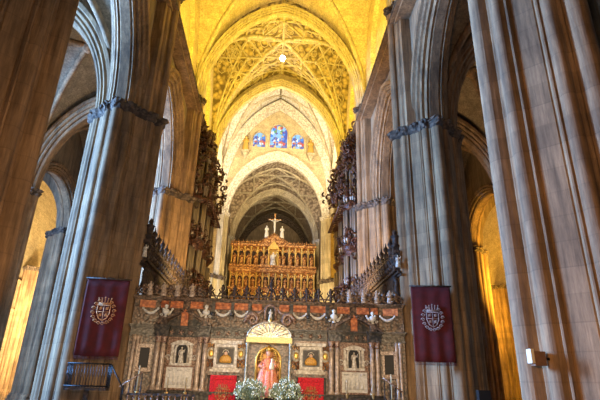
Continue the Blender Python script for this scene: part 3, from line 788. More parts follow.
# wall inlays: rose marble panels with mouldings
mb = MB()
for s in (-1, 1):
    for x0, x1, z0, z1 in ((3.15, 4.45, 1.42, 3.6), (1.05, 2.62, 2.15, 2.36), (1.05, 2.62, 3.42, 3.62)):
        a, b = sorted((s * x0, s * x1)); mb.box(a, b, .04, .14, z0, z1).mark()
mb.build_each('inlay_panel', M['rose_marble'], scr)
# niche bays
for s in (-1, 1):
    xc = s * 3.79
    n = MB(); n.at(xc, 0.02, 0)
    poly = [(-.23, 2.5)] + [(-.23 * math.cos(PI * i / 10), 3.08 + .23 * math.sin(PI * i / 10)) for i in range(11)] + [(.23, 2.5)]
    no = n.prism(poly, -0.01, .03).build('niche', M['black'], scr)  # flat black plate; shade of the hollow put into its colour
    f = MB(); f.at(xc, 0, 0)
    f.tube([(-.28, -.03, 2.5), (-.28, -.03, 3.08)] + [(-.28 * math.cos(PI * i / 10), -.03, 3.08 + .28 * math.sin(PI * i / 10)) for i in range(1, 10)] + [(.28, -.03, 3.08), (.28, -.03, 2.5)], .055, 6)
    f.box(-.46, .46, -.22, .03, 2.4, 2.5); f.box(-.46, -.34, -.08, .02, 2.5, 3.3); f.box(.34, .46, -.08, .02, 2.5, 3.3)
    poly = [(-.5 + i * .1, 3.3 + .16 * math.sin(PI * i / 10)) for i in range(11)]; f.prism([(-.5, 3.26)] + poly + [(.5, 3.26)], -.16, .02)
    for t in (-1, 1): spiral(f, t * .56, 2.72, .13, 1.4, -.04, .035, t)
    f.build('niche_frame', M['white_marble'], no)
    r = MB(); r.at(xc, 0, 0); r.box(-.56, .56, -.12, .04, 1.5, 2.36); ro = r.build('relief_panel', M['relief_white'], scr)
    r = MB(); r.at(xc, -.14, 0)
    rn = random.Random(4)
    for j, (x, h) in enumerate(((-.36, .5), (-.2, .58), (0, .5), (.16, .62), (.34, .48))):
        h *= .8; r.lathe([(.06, 0), (.055, h * .4), (.04, h * .7), (.055, h * .8), (.02, h * .86), (.035, h * .92), (.01, h)], 8, 1, .3, c=(x, .02, 1.62))
    for x in (-.36, 0, .36): r.ball((x, .01, 2.22), .07, 6, (1.5, .4, .7))
    r.build('relief_figures', M['relief_white'], ro)
    r = MB(); r.at(xc, 0, 0)
    for a, b, c, d in ((-.64, .64, 2.34, 2.42), (-.64, .64, 1.42, 1.5), (-.64, -.56, 1.5, 2.36), (.56, .64, 1.5, 2.36)): r.box(a, b, -.17, 0, c, d)
    r.build('relief_frame', M['rose_marble'], ro)
    # broken pediment above the entablature
    p = MB(); p.at(s * 3.8, 0, 0)
    p.prism([(-.95, 4.06), (.95, 4.06), (.35, 4.45), (.35, 4.32), (-.35, 4.32), (-.35, 4.45)], -.12, .12)
    po = p.build('pediment', M['dark_marble'], scr)
    p = MB(); p.at(s * 3.8, 0, 0)
    for t in (-1, 1):
        p.prism([(t * 1.2, 4.06), (t * 1.2, 4.16), (t * .2, 4.74), (t * .2, 4.6)], -.38, .1)
        spiral(p, t * .2, 4.64, .12, 1.3, -.3, .04, -t)
    p.build('raking_cornice', M['brown_marble'], po)
    p = MB(); p.at(s * 3.8, 0, 0); p.box(-.15, .15, -.2, .1, 4.06, 4.6); p.prism([(-.2, 4.6), (.2, 4.6), (0, 4.8)], -.22, .05); p.build('pediment_block', M['terracotta'], po)
# side ovals either side of each painting
for s in (-1, 1):
    for x in (1.22, 2.52):
        m = MB(); m.lathe([(.01, -.03), (.17, -.03), (.2, 0), (.17, .05), (.01, .05)], 16, 1, 1.35)
        o = m.build('oval_frame', M['white_marble'], scr, (s * x, -.0, 2.95)); o.rotation_euler = (PI / 2, 0, 0)
        q = MB(); q.ball((0, 0, .05), .12, 10, (1, 1.35, .35)); q.build('medallion', M['gold'], o)
        g = MB()
        for t in (-1, 1):
            for zz, rr_ in ((3.28, .1), (2.6, .12), (2.45, .08)): spiral(g, s * x + t * .1, zz, rr_, 1.3, -.02, .03, t); g.mark()
        g.build_each('scroll_carving', M['gold_wood'], scr)
# picture niches' marble surrounds
for s in (-1, 1):
    m = MB(); m.at(s * 1.87, 0, 0)
    m.box(-.66, .66, -.16, .03, 3.36, 3.5).mark(); m.box(-.56, .56, -.1, .03, 2.3, 2.38); m.box(-.64, .64, -.14, .03, 2.2, 2.3)
    m.build_each('picture_ledge', M['white_marble'], scr)
    m = MB(); m.at(s * 1.87, 0, 0); m.box(-.8, -.66, -.15, .05, 1.2, 2.2); m.box(.66, .8, -.15, .05, 1.2, 2.2); m.box(-.8, .8, -.2, .05, 2.06, 2.2); m.build('door_surround', M['brown_marble'], scr)
# attic with orange relief panels
attic = MB(); attic.box(-5, 5, .06, .8, 4.0, 5.2).build('attic', M['brown_marble'], scr)
xs_p = []
for s in (-1, 1):
    for k, (x, w) in enumerate(((.62, .22), (1.3, .36), (2.15, .4), (3.35, .28), (4.25, .28), (4.78, .16))):
        p = MB(); p.box(s * x - w, s * x + w, -.03, .08, 4.86, 5.16)
        for j in range(5): spiral(p, s * x - w * .8 + j * w * .4, 5.01, .07, 1.2, -.04, .018, 1 if j % 2 else -1, 1, 8)
        p.build('relief_tile', M['terracotta'], scr)
    for x in (.95, 1.72, 2.58):
        c = MB(); c.box(s * x - .07, s * x + .07, -.2, .1, 4.4, 5.2); c.ball((s * x, -.22, 4.62), .1, 8); c.build('console', M['dark_marble'], scr)
    for x, w in ((1.33, .3), (2.15, .33), (5.35, .33), (3.05, .2), (4.6, .2)):
        o = swag_mesh(w, .2, .07).build('swag', M['relief_white'], scr, (s * x, -.02 - (.1 if x > 5 else 0), 4.78))
    # wing panels
    w = MB(); w.at(s * 5.52, -.08, 0, -s * .25); w.box(-.34, .34, -.08, .05, 4.82, 5.14); w.build('relief_tile', M['terracotta'], scr)
# top cornice
mb = MB(); moulding(mb, -5, 5, 0.1, 5.2, 5.34, 3, .22)
for s in (-1, 1):
    mb.at(s * 5.0, 0.1, 0, -s * .25); a, b = sorted((0, s * 1.12)); moulding(mb, a, b, -.05, 5.2, 5.34, 3, .2); mb.at(0, 0, 0)
mb.build('top_cornice', M['brown_marble'], scr)
# openwork cresting with fleur-de-lis finials
def finial(h=.62):
    m = MB()
    m.lathe([(.07, 0), (.05, .05), (.035, .12 * h), (.05, .4 * h), (.035, .5 * h), (.09, .66 * h), (.1, .78 * h), (.05, .88 * h), (.06, .93 * h), (.01, h)], 8)
    for t in (-1, 1):
        m.tube([(0, 0, .55 * h), (t * .1, 0, .45 * h), (t * .2, 0, .2 * h), (t * .25, 0, 0.02)], [.03, .04, .035, .03], 6)
        m.tube([(0, 0, .35 * h), (t * .1, 0, .52 * h), (t * .17, 0, .62 * h), (t * .13, 0, .7 * h)], [.03, .03, .03, .02], 6)
    return m
fin0 = None
for k in range(-5, 6):
    if k == 0: continue
    x = k * .555 - .02
    if fin0 is None: fin0 = finial(.66).build('finial', M['dark_wood'], scr, (x, 0, 5.34))
    else: dup(fin0, scr, (x, 0, 5.34))
MB().box(-2.9, 2.9, -.03, .03, 5.44, 5.5).build('cresting_rail', M['brown_marble'], scr)
f = finial(1.0); f.build('finial', M['dark_wood'], scr, (0, -.05, 5.34))
cv = MB(); spiral(cv, -.12, .2, .18, 1.5, 0, .05, -1); spiral(cv, .12, .2, .18, 1.5, 0, .05, 1); cv.ball((0, 0, .42), .12, 8); cv.tube([(-.24, 0, 0), (0, 0, .34), (.24, 0, 0)], .05, 6)
cm = None
for s in (-1, 1):
    for j, x in enumerate((3.3, 3.95, 4.6, 5.2, 5.75)):
        y = -.05 - max(0, (x - 5) * .3)
        if cm is None: cm = cv.build('volute_finial', M['brown_marble'], scr, (s * x, y, 5.34), -s * .1)
        else: dup(cm, scr, (s * x, y, 5.34))
# central top niche
c = MB(); c.box(-.3, .3, -.3, .1, 4.25, 4.4)
c.tube([(-.24, -.2, 4.4), (-.24, -.2, 4.85)] + [(-.24 * math.cos(PI * i / 8), -.2, 4.85 + .24 * math.sin(PI * i / 8)) for i in range(1, 8)] + [(.24, -.2, 4.85), (.24, -.2, 4.4)], .06, 6)
for t in (-1, 1):
    spiral(c, t * .78, 4.42, .3, 1.5, -.25, .1, t); c.tube([(t * .28, -.18, 4.9), (t * .5, -.18, 4.74), (t * .95, -.18, 4.55), (t * 1.15, -.18, 4.3)], .07, 6)
c.build('gable_niche', M['rose_marble'], scr)
MB().box(-.2, .2, -.16, .05, 4.4, 5.0).build('gable_shade', M['black'], scr)  # solid black block standing in for the shade inside the gable niche

# statues on / in the choir front
def put_fig(name, mb, mat, loc, label, cat='statue', group=None, rz=0):
    return tag(mb.build(name, mat, None, loc, rz), label, cat, group)
put_fig('statue', figure_mesh(.5, 'fold', 1, 1), M['relief_white'], (0, TY - .26, 4.4), 'small white statue in the gable niche over the silver canopy')
for s, sd in ((-1, 'red curtain under the left painting'), (1, 'right painting')):
    put_fig('statue', figure_mesh(.68, 'one', 1, 2), M['white_marble'], (s * 3.79, TY - .1, 2.5),
            'white statue in the arched niche on the %s side of the choir front' % side[s])
    put_fig('bust', bust_mesh(.62), M['relief_white'], (s * 2.88, TY - .2, 4.4), 'pale bust standing on the choir-front cornice at the inner end of the %s broken pediment' % side[s], 'bust')
    put_fig('bust', bust_mesh(.58), M['relief_white'], (s * 4.66, TY - .2, 4.4), 'pale bust on the choir-front cornice at the outer end of the %s broken pediment' % side[s], 'bust')
for s in (-1, 1):
    for x in (2.88, 4.66):
        MB().box(s * x - .14, s * x + .14, -.36, .1, 4.06, 4.4).build('bust_pedestal', M['brown_marble'], scr)
# cherubs sitting on the top cornice
for s in (-1, 1):
    for j, (x, what) in enumerate(((3.62, 'innermost'), (4.28, 'second'), (4.9, 'third'), (5.48, 'outermost'))):
        put_fig('cherub', seated_mesh(.62, j), M['jasper'], (s * x, TY - .1 - max(0, (x - 5) * .3), 5.36),
                '%s carved cherub sitting on the %s end of the choir-front cornice' % (what, side[s]), 'statue', 'cherubs on the choir front')

# paintings
def painting(s, label):
    t = empty('painting', label, 'painting', 'square paintings on the choir front', (s * 1.87, TY - .06, 2.38))
    f = MB()
    for a, b, c, d in ((-.5, .5, .84, .96), (-.5, .5, 0, .12), (-.5, -.38, .12, .84), (.38, .5, .12, .84)): f.box(a, b, -.14, 0.02, c, d)
    f.build('frame', M['white_marble'], t)
    f = MB()
    for a, b, c, d in ((-.38, .38, .78, .84), (-.38, .38, .12, .18), (-.38, -.32, .18, .78), (.32, .38, .18, .78)): f.box(a, b, -.1, 0.0, c, d)
    f.build('inner_frame', M['dark_marble'], t)
    MB().box(-.32, .32, -.03, 0, .18, .78).build('canvas', M['picture'], t)
    g = MB(); g.lathe([(.24, 0), (.28, .1), (.22, .24), (.09, .34)], 12, 1, .12, c=(0, -.045, .19)); g.build('painted_robe', M['ochre'], t)
    g = MB(); g.ball((0, -.045, .57), .085, 10, (1, .2, 1.1)); g.build('painted_head', M['skin'], t)
    g = MB(); g.tube([(.13 * math.cos(a * PI / 8), -.04, .6 + .13 * math.sin(a * PI / 8)) for a in range(0, 9)], .015, 5); g.build('painted_halo', M['cream'], t)
painting(-1, 'silver-framed painting of an ochre-robed figure above the left red curtain')
painting(1, 'silver-framed painting of an ochre-robed figure above the right red curtain')

# hangings ---------------------------------------------------------------
def crest(mb, cx, cz, r, y=-.05):
    """embroidered coat of arms: crown, quartered shield, scrolled mantling"""
    sh = [(-.5, .45), (-.5, -.2), (-.3, -.62), (0, -.8), (.3, -.62), (.5, -.2), (.5, .45)]
    P = [(cx + x * r, y, cz + z * r) for x, z in sh] ; mb.tube(P + [P[0]], .05 * r, 5)
    mb.tube([(cx, y, cz + .45 * r), (cx, y, cz - .8 * r)], .035 * r, 4); mb.tube([(cx - .5 * r, y, cz - .1 * r), (cx + .5 * r, y, cz - .1 * r)], .035 * r, 4)
    for qx, qz in ((-.25, .18), (.25, .18), (-.22, -.35), (.22, -.35)):
        mb.ball((cx + qx * r, y, cz + qz * r), .13 * r, 6, (1, .2, 1)); mb.tube([(cx + (qx - .13) * r, y, cz + (qz - .16) * r), (cx + (qx + .13) * r, y, cz + (qz + .16) * r)], .03 * r, 4)
    for i in range(16):
        a = PI * 2 * i / 16 + .1
        if 1.1 < a < 2.05: continue
        spiral(mb, cx + .82 * r * math.cos(a), cz - .1 * r + .95 * r * math.sin(a), .17 * r, 1.3, y, .045 * r, 1 if math.cos(a) > 0 else -1, 1, 8)
    for i in range(5): mb.tube([(cx + (-.4 + i * .2) * r, y, cz + .6 * r), (cx + (-.5 + i * .25) * r, y, cz + (.95 + (.08 if i == 2 else 0)) * r)], .045 * r, 5); mb.ball((cx + (-.5 + i * .25) * r, y, cz + (1.0 + (.08 if i == 2 else 0)) * r), .06 * r, 5)
    mb.tube([(cx - .48 * r, y, cz + .58 * r), (cx + .48 * r, y, cz + .58 * r)], .07 * r, 5)
def cloth(mb, x0, x1, z0, z1, y=0, amp=.03, waves=4, th=.03, n=24, flare=0):
    vs = []; fs = []
    for t in (0, th):
        for i in range(n + 1):
            for j in range(9):
                u = i / n; v = j / 8; x = x0 + (x1 - x0) * u
                x = x + flare * (u - .5) * (1 - v)
                vs.append((x, y + t + amp * math.sin(u * waves * 2 * PI) * (1.3 - v), z0 + (z1 - z0) * v - .02 * math.sin(u * PI) * (1 - v)))
    m = 9; q = (n + 1) * m
    for i in range(n):
        for j in range(8):
            k = i * m + j; fs += [(k, k + 1, k + m + 1, k + m), (q + k, q + k + m, q + k + m + 1, q + k + 1)]
    for i in range(n): fs += [(i * m, i * m + m, q + i * m + m, q + i * m), (i * m + 8, q + i * m + 8, q + i * m + m + 8, i * m + m + 8)]
    for j in range(8): fs += [(j, q + j, q + j + 1, j + 1), (n * m + j, n * m + j + 1, q + n * m + j + 1, q + n * m + j)]
    return mb.add(vs, fs, True)
def fringe(mb, x0, x1, z, y=0, l=.14):
    n = int((x1 - x0) / .045)
    for i in range(n): x = x0 + (x1 - x0) * (i + .5) / n; mb.tube([(x, y, z), (x, y - .01, z - l)], .014, 4)
def banner(x0, y0, x1, y1, z0, z1, label, thread):
    cx, cy = (x0 + x1) / 2, (y0 + y1) / 2; w = math.hypot(x1 - x0, y1 - y0); rz = math.atan2(y1 - y0, x1 - x0)
    t = empty('hanging_banner', label, 'banner', None, (cx, cy, 0), rz)
    cloth(MB(), -w / 2, w / 2, z0, z1, 0, .02, 3).build('cloth', M['velvet'], t)
    m = MB(); crest(m, 0, (z0 + z1) / 2 + .22, .5, -.07); m.build('embroidered_crest', thread, t)
    m = MB(); fringe(m, -w / 2, w / 2, z0, .015); m.build('fringe', M['velvet'], t)
    MB().tube([(-w / 2 - .06, 0, z1), (w / 2 + .06, 0, z1)], .035, 8).build('hanging_rod', M['dark_wood'], t)
banner(-7.72, 20.22, -6.02, 20.42, 2.62, 5.72, 'dark maroon hanging banner with golden embroidered crest on the left pier', M['emb_gold'])
banner(6.08, 20.35, 7.75, 20.15, 2.78, 5.92, 'dark maroon hanging banner with silvery embroidered crest on the right pier', M['emb_silver'])
for s, w in ((-1, 'left'), (1, 'right')):
    t = empty('red_curtain', 'bright red cloth with gold crest hanging below the %s painting of the choir front' % w, 'curtain', 'red altar hangings', (s * 1.87, TY - .28, 0))
    cloth(MB(), -.56, .56, .35, 2.04, 0, .02, 5).build('cloth', M['red_cloth'], t)
    m = MB(); crest(m, 0, 1.35, .34, -.06); m.build('embroidered_crest', M['emb_gold'], t)
    m = MB(); cloth(m, -.56, .56, 1.9, 2.06, -.04, .02, 7, .02); m.build('valance', M['red_cloth'], t)
# ================================================================== canopy with the Virgin
cn = empty('altar_canopy', 'silver round-topped canopy with a gold band over the enthroned red-robed statue', 'canopy', None, (0, TY - .9, -.2))
m = MB(); n = 20
# barrel hood
pol = [(.93 * math.cos(PI * i / n), 3.78 + .60 * math.sin(PI * i / n)) for i in range(n + 1)]
m.prism(pol, -.35, .45); m.build('hood', M['silver'], cn)
m = MB()
for i in range(1, n): 
    if i % 2 == 0:
        a = PI * i / n; m.tube([(.3 * math.cos(a), -.37, 3.8 + .2 * math.sin(a)), (.88 * math.cos(a), -.37, 3.8 + .55 * math.sin(a))], .025, 5)
m.tube([(.93 * math.cos(PI * i / n), -.37, 3.78 + .60 * math.sin(PI * i / n)) for i in range(n + 1)], .04, 6)
m.build('shell_ribs', M['silver'], cn)
MB().box(-.96, .96, -.4, .5, 3.56, 3.78).build('gold_band', M['pale_gold'], cn)
for x in (-.9, .9):
    for y in (-.32,):
        MB().lathe([(.06, 1.2), (.08, 1.25), (.05, 1.35), (.045, 3.4), (.08, 3.5), (.08, 3.56)], 10, c=(x, y, 0)).build('post', M['silver'], cn)
m = MB(); m.lathe([(.1, 0), (.04, .08), (.09, .16), (.02, .28)], 8, c=(0, -.1, 4.36)); m.build('top_finial', M['gold'], cn)
# back niche
m = MB(); m.box(-.86, -.5, .35, .75, 1.2, 3.56); m.box(.5, .86, .35, .75, 1.2, 3.56)
pol = [(-.5, 3.56), (-.5, 2.9)] + [(-.5 * math.cos(PI * i / 12), 2.9 + .5 * math.sin(PI * i / 12)) for i in range(13)] + [(.5, 2.9), (.5, 3.56)]
m.at(0, 0, 0)
for i in range(12):
    a0, a1 = PI * i / 12, PI * (i + 1) / 12
    xa, za, xb, zb = -.5 * math.cos(a0), 2.9 + .5 * math.sin(a0), -.5 * math.cos(a1), 2.9 + .5 * math.sin(a1)
    m.add([(xa, .35, za), (xb, .35, zb), (xb, .35, 3.56), (xa, .35, 3.56), (xa, .75, za), (xb, .75, zb), (xb, .75, 3.56), (xa, .75, 3.56)], [(0, 1, 2, 3), (7, 6, 5, 4), (0, 4, 5, 1), (3, 2, 6, 7)])
m.build('niche_wall', M['brown_marble'], cn)
MB().box(-.5, .5, .72, .8, 1.2, 3.45).build('niche_back', M['gold_wood'], cn)
m = MB(); m.tube([(-.52, .32, 1.3), (-.52, .32, 2.9)] + [(-.52 * math.cos(PI * i / 12), .32, 2.9 + .52 * math.sin(PI * i / 12)) for i in range(1, 12)] + [(.52, .32, 2.9), (.52, .32, 1.3)], .05, 6); m.build('gilt_arch', M['gold'], cn)
MB().box(-.9, .9, -.35, .8, 1.08, 1.25).build('shelf', M['dark_marble'], cn)
vg = empty('enthroned_statue', 'crowned statue in a red and gold mantle with a gold halo inside the canopy', 'statue', None, (0, TY - .62, 1.22))
vg.scale = (1.12, 1, 1.08)
m = MB(); m.lathe([(.46, 0), (.47, .15), (.42, .5), (.34, .9), (.22, 1.2), (.19, 1.35), (.13, 1.42), (.06, 1.46), (.05, 1.5), (.08, 1.54), (.1, 1.62), (.095, 1.7), (.04, 1.76)], 18, 1, .62)
for s in (-1, 1): m.tube([(s * .17, 0, 1.34), (s * .3, -.08, 1.14), (s * .12, -.26, 1.08)], [.08, .08, .05], 8); m.ball((s * .11, -.28, 1.08), .045, 6)
m.build('robe', M['blue_robe'], vg)
m = MB(); m.ball((0, -.06, 1.63), .095, 10, (.85, .75, 1.1)); m.ball((0, -.135, 1.62), .015, 5); m.build('face', M['skin'], vg)
m = MB()
for s in (-1, 1): cloth(m, s * .12, s * .2, .05, 1.3, -.3, .01, 1, .02, 4)
m.lathe([(.12, 0), (.15, .1), (.1, .5), (.06, .9)], 10, 1, .3, c=(0, -.3, .05))
m.build('gown_front', M['red_gown'], vg)
m = MB(); m.lathe([(.09, 0), (.12, .08), (.11, .14), (.03, .2), (.01, .25)], 10, c=(0, 0, 1.7)); m.build('crown', M['gold'], vg)
m = MB()
for i in range(28):
    a = 2 * PI * i / 28; L_ = .5 if i % 2 else .42; m.tube([(.2 * math.cos(a), .12, 1.5 + .3 * math.sin(a)), (L_ * .85 * math.cos(a), .12, 1.45 + L_ * math.sin(a))], .02, 4)
m.tube([(.3 * math.cos(2 * PI * i / 20), .12, 1.5 + .38 * math.sin(2 * PI * i / 20)) for i in range(21)], .03, 5); m.build('halo', M['gold'], vg)
ch = MB(); ch.at(.14, -.28, 1.02); ch.lathe([(.1, 0), (.09, .12), (.06, .24), (.03, .27), (.05, .33), (.045, .38), (.01, .42)], 8); ch.build('child_figure', M['cream'], vg)
# flowers
def bouquet(x, label, seed):
    t = empty('flower_bouquet', label, 'flowers', 'white flower bouquets on the altar', (x, TY - 1.55, .55)); rn = random.Random(seed)
    MB().lathe([(.12, 0), (.2, .12), (.24, .3), (.14, .42), (.2, .5)], 14).build('vase', M['silver'], t)
    m = MB(); fl = MB()
    for i in range(90):
        a = rn.uniform(0, 2 * PI); e = rn.uniform(.0, 1) ** .7; r = .68 * e; z = .62 + rn.uniform(.1, .78) * (1 - .45 * e * e)
        p = Vector((r * math.cos(a), r * .75 * math.sin(a), z)); m.tube([(p.x * .1, p.y * .1, .45), tuple(p * .6 + Vector((0, 0, .2))), tuple(p)], .012, 4)
        for k in range(3):
            d = Vector((rn.uniform(-.1, .1), rn.uniform(-.1, .1), rn.uniform(-.1, .1))); q = p * .93 + d
            m.add([tuple(q), tuple(q + Vector((.05, 0, .06))), tuple(q + Vector((.02, .03, .16))), tuple(q + Vector((-.04, 0, .07)))], [(0, 1, 2, 3)])
        for k in range(5): fl.ball(tuple(p + Vector((rn.uniform(-.07, .07), rn.uniform(-.07, .07), rn.uniform(-.07, .09)))), rn.uniform(.014, .03), 5)
    m.build('foliage', M['leaf'], t); fl.build('blossoms', M['petal'], t)
bouquet(-.68, 'large loose white bouquet below the canopy, left of the red-robed statue', 1)
bouquet(.78, 'large loose white bouquet below the canopy, right of the red-robed statue', 2)
# altar table
al = empty('altar_table', 'altar table under the silver canopy, behind the two white bouquets', 'altar', None, (0, TY - .9, 0))
MB().box(-1.15, 1.15, -.95, .5, 0, .45).build('step', M['dark_marble'], al); MB().box(-.95, .95, -.5, .5, .45, 1.02).build('body', M['red_cloth'], al); MB().box(-1.1, 1.1, -.45, .55, 1.02, 1.08).build('tabletop', M['white_marble'], al)
# candlesticks
def candle(x, y, h, label, hc=.5):
    t = empty('candlestick', label, 'candlestick', 'candlesticks before the choir front', (x, y, 0))
    MB().lathe([(.16, 0), (.16, .05), (.06, .12), (.035, .3), (.06, h * .4), (.03, h * .5), (.05, h * .7), (.03, h * .8), (.08, h - .04), (.08, h)], 10).build('stem', M['brass'], t)
    MB().lathe([(.03, h), (.028, h + hc), (.005, h + hc + .03)], 8).build('candle', M['wax'], t)
candle(-4.1, 21.2, 1.35, 'tall brass candlestick in front of the left white relief panel, outer one', .55)
candle(-3.35, 21.2, 1.35, 'tall brass candlestick in front of the left white relief panel, inner one', .55)
candle(3.35, 21.2, 1.45, 'tall brass candlestick in front of the right white relief panel, inner one', .55)
candle(4.45, 21.2, 1.5, 'tall brass candlestick in front of the right white relief panel, outer one', .55)
candle(-5.15, 20.6, 1.35, 'brass candlestick before the dark left end window of the choir front', .95)
candle(5.15, 20.8, 1.3, 'brass candlestick before the dark right end window of the choir front', .95)
# railing in front of the altar
def rail(x0, x1, label):
    t = empty('altar_railing', label, 'railing', 'dark altar railings', ((x0 + x1) / 2, 19.8, 0)); w = (x1 - x0) / 2
    MB().box(-w, w, -.05, .05, 1.22, 1.3).build('top_rail', M['dark_wood'], t); MB().box(-w, w, -.05, .05, .1, .18).build('bottom_rail', M['dark_wood'], t)
    n = int(2 * w / .22); b0 = None
    for i in range(n + 1):
        X = -w + .05 + (2 * w - .1) * i / n
        if b0 is None: b0 = MB().lathe([(.04, .16), (.05, .4), (.025, .5), (.05, .75), (.055, .9), (.025, 1.05), (.04, 1.23)], 8).build('baluster', M['rose_marble'], t, (X, 0, 0))
        else: dup(b0, t, (X, 0, 0))
rail(-5.3, -2.75, 'dark altar railing in front of the left half of the choir front'); rail(2.75, 5.3, 'dark altar railing in front of the right half of the choir front')
# stair rails at both ends
for s in (-1, 1):
    t = empty('stair_handrail', 'pale sloping handrail with iron posts at the %s end of the altar steps' % side[s], 'handrail', 'stair handrails', (s * 5.0, 20.3, 0))
    MB().tube([(s * .75, 0, 1.5), (s * -.05, 0, 2.05)] if s < 0 else [(s * .5, 0, 1.55), (s * -.3, 0, 2.1)], .028, 8).build('rail', M['rose_marble'], t)
    for k in range(4): MB().tube([(s * (.6 - k * .22) + (0 if s < 0 else -.2), 0, 0), (s * (.6 - k * .22) + (0 if s < 0 else -.2), 0, 1.6 + k * .14)], .02, 6).build('post', M['iron'], t)

# small iron balcony at the left pier
t = empty('iron_balcony', 'black iron railed pulpit balcony at the foot of the left banner pier', 'balcony', None, (-6.85, 19.9, 0), .1)
m = MB(); m.box(-.75, .75, -.35, .35, 1.35, 1.45); m.box(-.08, .08, -.08, .08, 0, 1.35); m.box(-.5, .5, -.3, .3, 0, .12); m.build('platform', M['dark_wood'], t)
m = MB()
for a, b in (((-.74, -.34), (.74, -.34)), ((-.74, .34), (-.74, -.34)), ((.74, -.34), (.74, .34))):
    for z in (1.5, 2.3): m.tube([(a[0], a[1], z), (b[0], b[1], z)], .03, 6)
    L_ = math.hypot(b[0] - a[0], b[1] - a[1]); n = int(L_ / .1)
    for i in range(n + 1): u = i / n; x = a[0] + (b[0] - a[0]) * u; y = a[1] + (b[1] - a[1]) * u; m.tube([(x, y, 1.45), (x, y, 2.3)], .013, 4)
m.build('railing', M['iron'], t)
MB().tube([(.8, -.1, 2.25), (1.3, -.1, 1.5), (1.35, -.1, 0.0)], .03, 6).build('stair_rail', M['iron'], t)

# ================================================================== choir side screens with cresting
def choir_side(s):
    t = empty('choir_stall_screen', 'dark carved wooden gallery with spiky cresting receding along the %s side of the choir' % side[s], 'choir screen', 'choir side galleries', (s * 6.0, 22.9, 0))
    L_ = 20.0
    m = MB(); a, b = sorted((s * -.02, s * .12)); m.box(a, b, 0, L_, 0, 6.9); m.build('back_wall', M['dark_wood'], t)
    m = MB(); 
    for o, z0, z1 in ((.1, 6.75, 6.88), (0, 6.88, 7.0), (-.12, 7.0, 7.12)): a, b = sorted((s * o, s * .16)); m.box(a, b, -.9 - o, L_, z0, z1)
    m.build('gallery_floor', M['dark_wood'], t)
    m = MB(); a, b = sorted((s * -.05, s * .03)); m.box(a, b, -.8, L_, 7.9, 8.0); m.box(a, b, -.8, L_, 7.12, 7.2)
    k = -.7
    while k < L_: m.lathe([(.09, 7.2), (.2, 7.35), (.07, 7.5), (.17, 7.7), (.08, 7.9)], 7, c=(s * -.04, k, 0)); k += .55
    m.build('balustrade', M['dark_wood'], t)
    f0 = None
    for k in range(20):
        y = .3 + k * 1.0
        if f0 is None:
            q = MB(); q.lathe([(.16, 0), (.1, .1), (.18, .3), (.07, .45), (.16, .62), (.05, .8), (.01, 1.0)], 8)
            for u in (-1, 1): q.tube([(0, u * .05, .1), (0, u * .25, .3), (0, u * .3, .08), (0, u * .45, -.02)], .05, 5)
            f0 = q.build('finial', M['dark_wood'], t, (0, y, 8.0))
        else: dup(f0, t, (0, y, 8.0))
    # front return with tall end turret
    m = MB(); a, b = sorted((s * -.1, s * .16)); m.box(a, b, -.95, -.85, 7.85, 8.0)
    k = .0
    while k < .2: m.lathe([(.05, 7.12), (.09, 7.35), (.04, 7.5), (.08, 7.7), (.05, 7.9)], 6, c=(s * k, -.9, 0)); k += .28
    m.build('end_balustrade', M['dark_wood'], t)
    m = MB(); m.box(-.14, .14, -.8, -.52, 7.0, 8.2); m.lathe([(.22, 8.2), (.22, 8.3), (.14, 8.36), (.18, 8.7), (.24, 8.75), (.1, 8.85), (.12, 9.0), (.02, 9.15)], 8, c=(0, -.66, 0)); m.build('end_turret', M['dark_wood'], t)
    m = MB()
    for u in range(10):  # carved brackets below the gallery
        y = -.5 + u * 2.0; m.tube([(s * .2, y, 5.6), (s * -.02, y, 6.1), (s * .02, y, 6.5), (s * -.1, y, 6.78)], [.05, .12, .1, .12], 6).mark()
    m.build_each('bracket', M['dark_wood'], t)
    put_fig('statue', figure_mesh(.6, 'one', 1.1, 4), M['white_marble'], (s * 5.98, 21.85, 7.12), 'small pale statue at the front end of the dark %s choir gallery' % side[s])
choir_side(-1); choir_side(1)

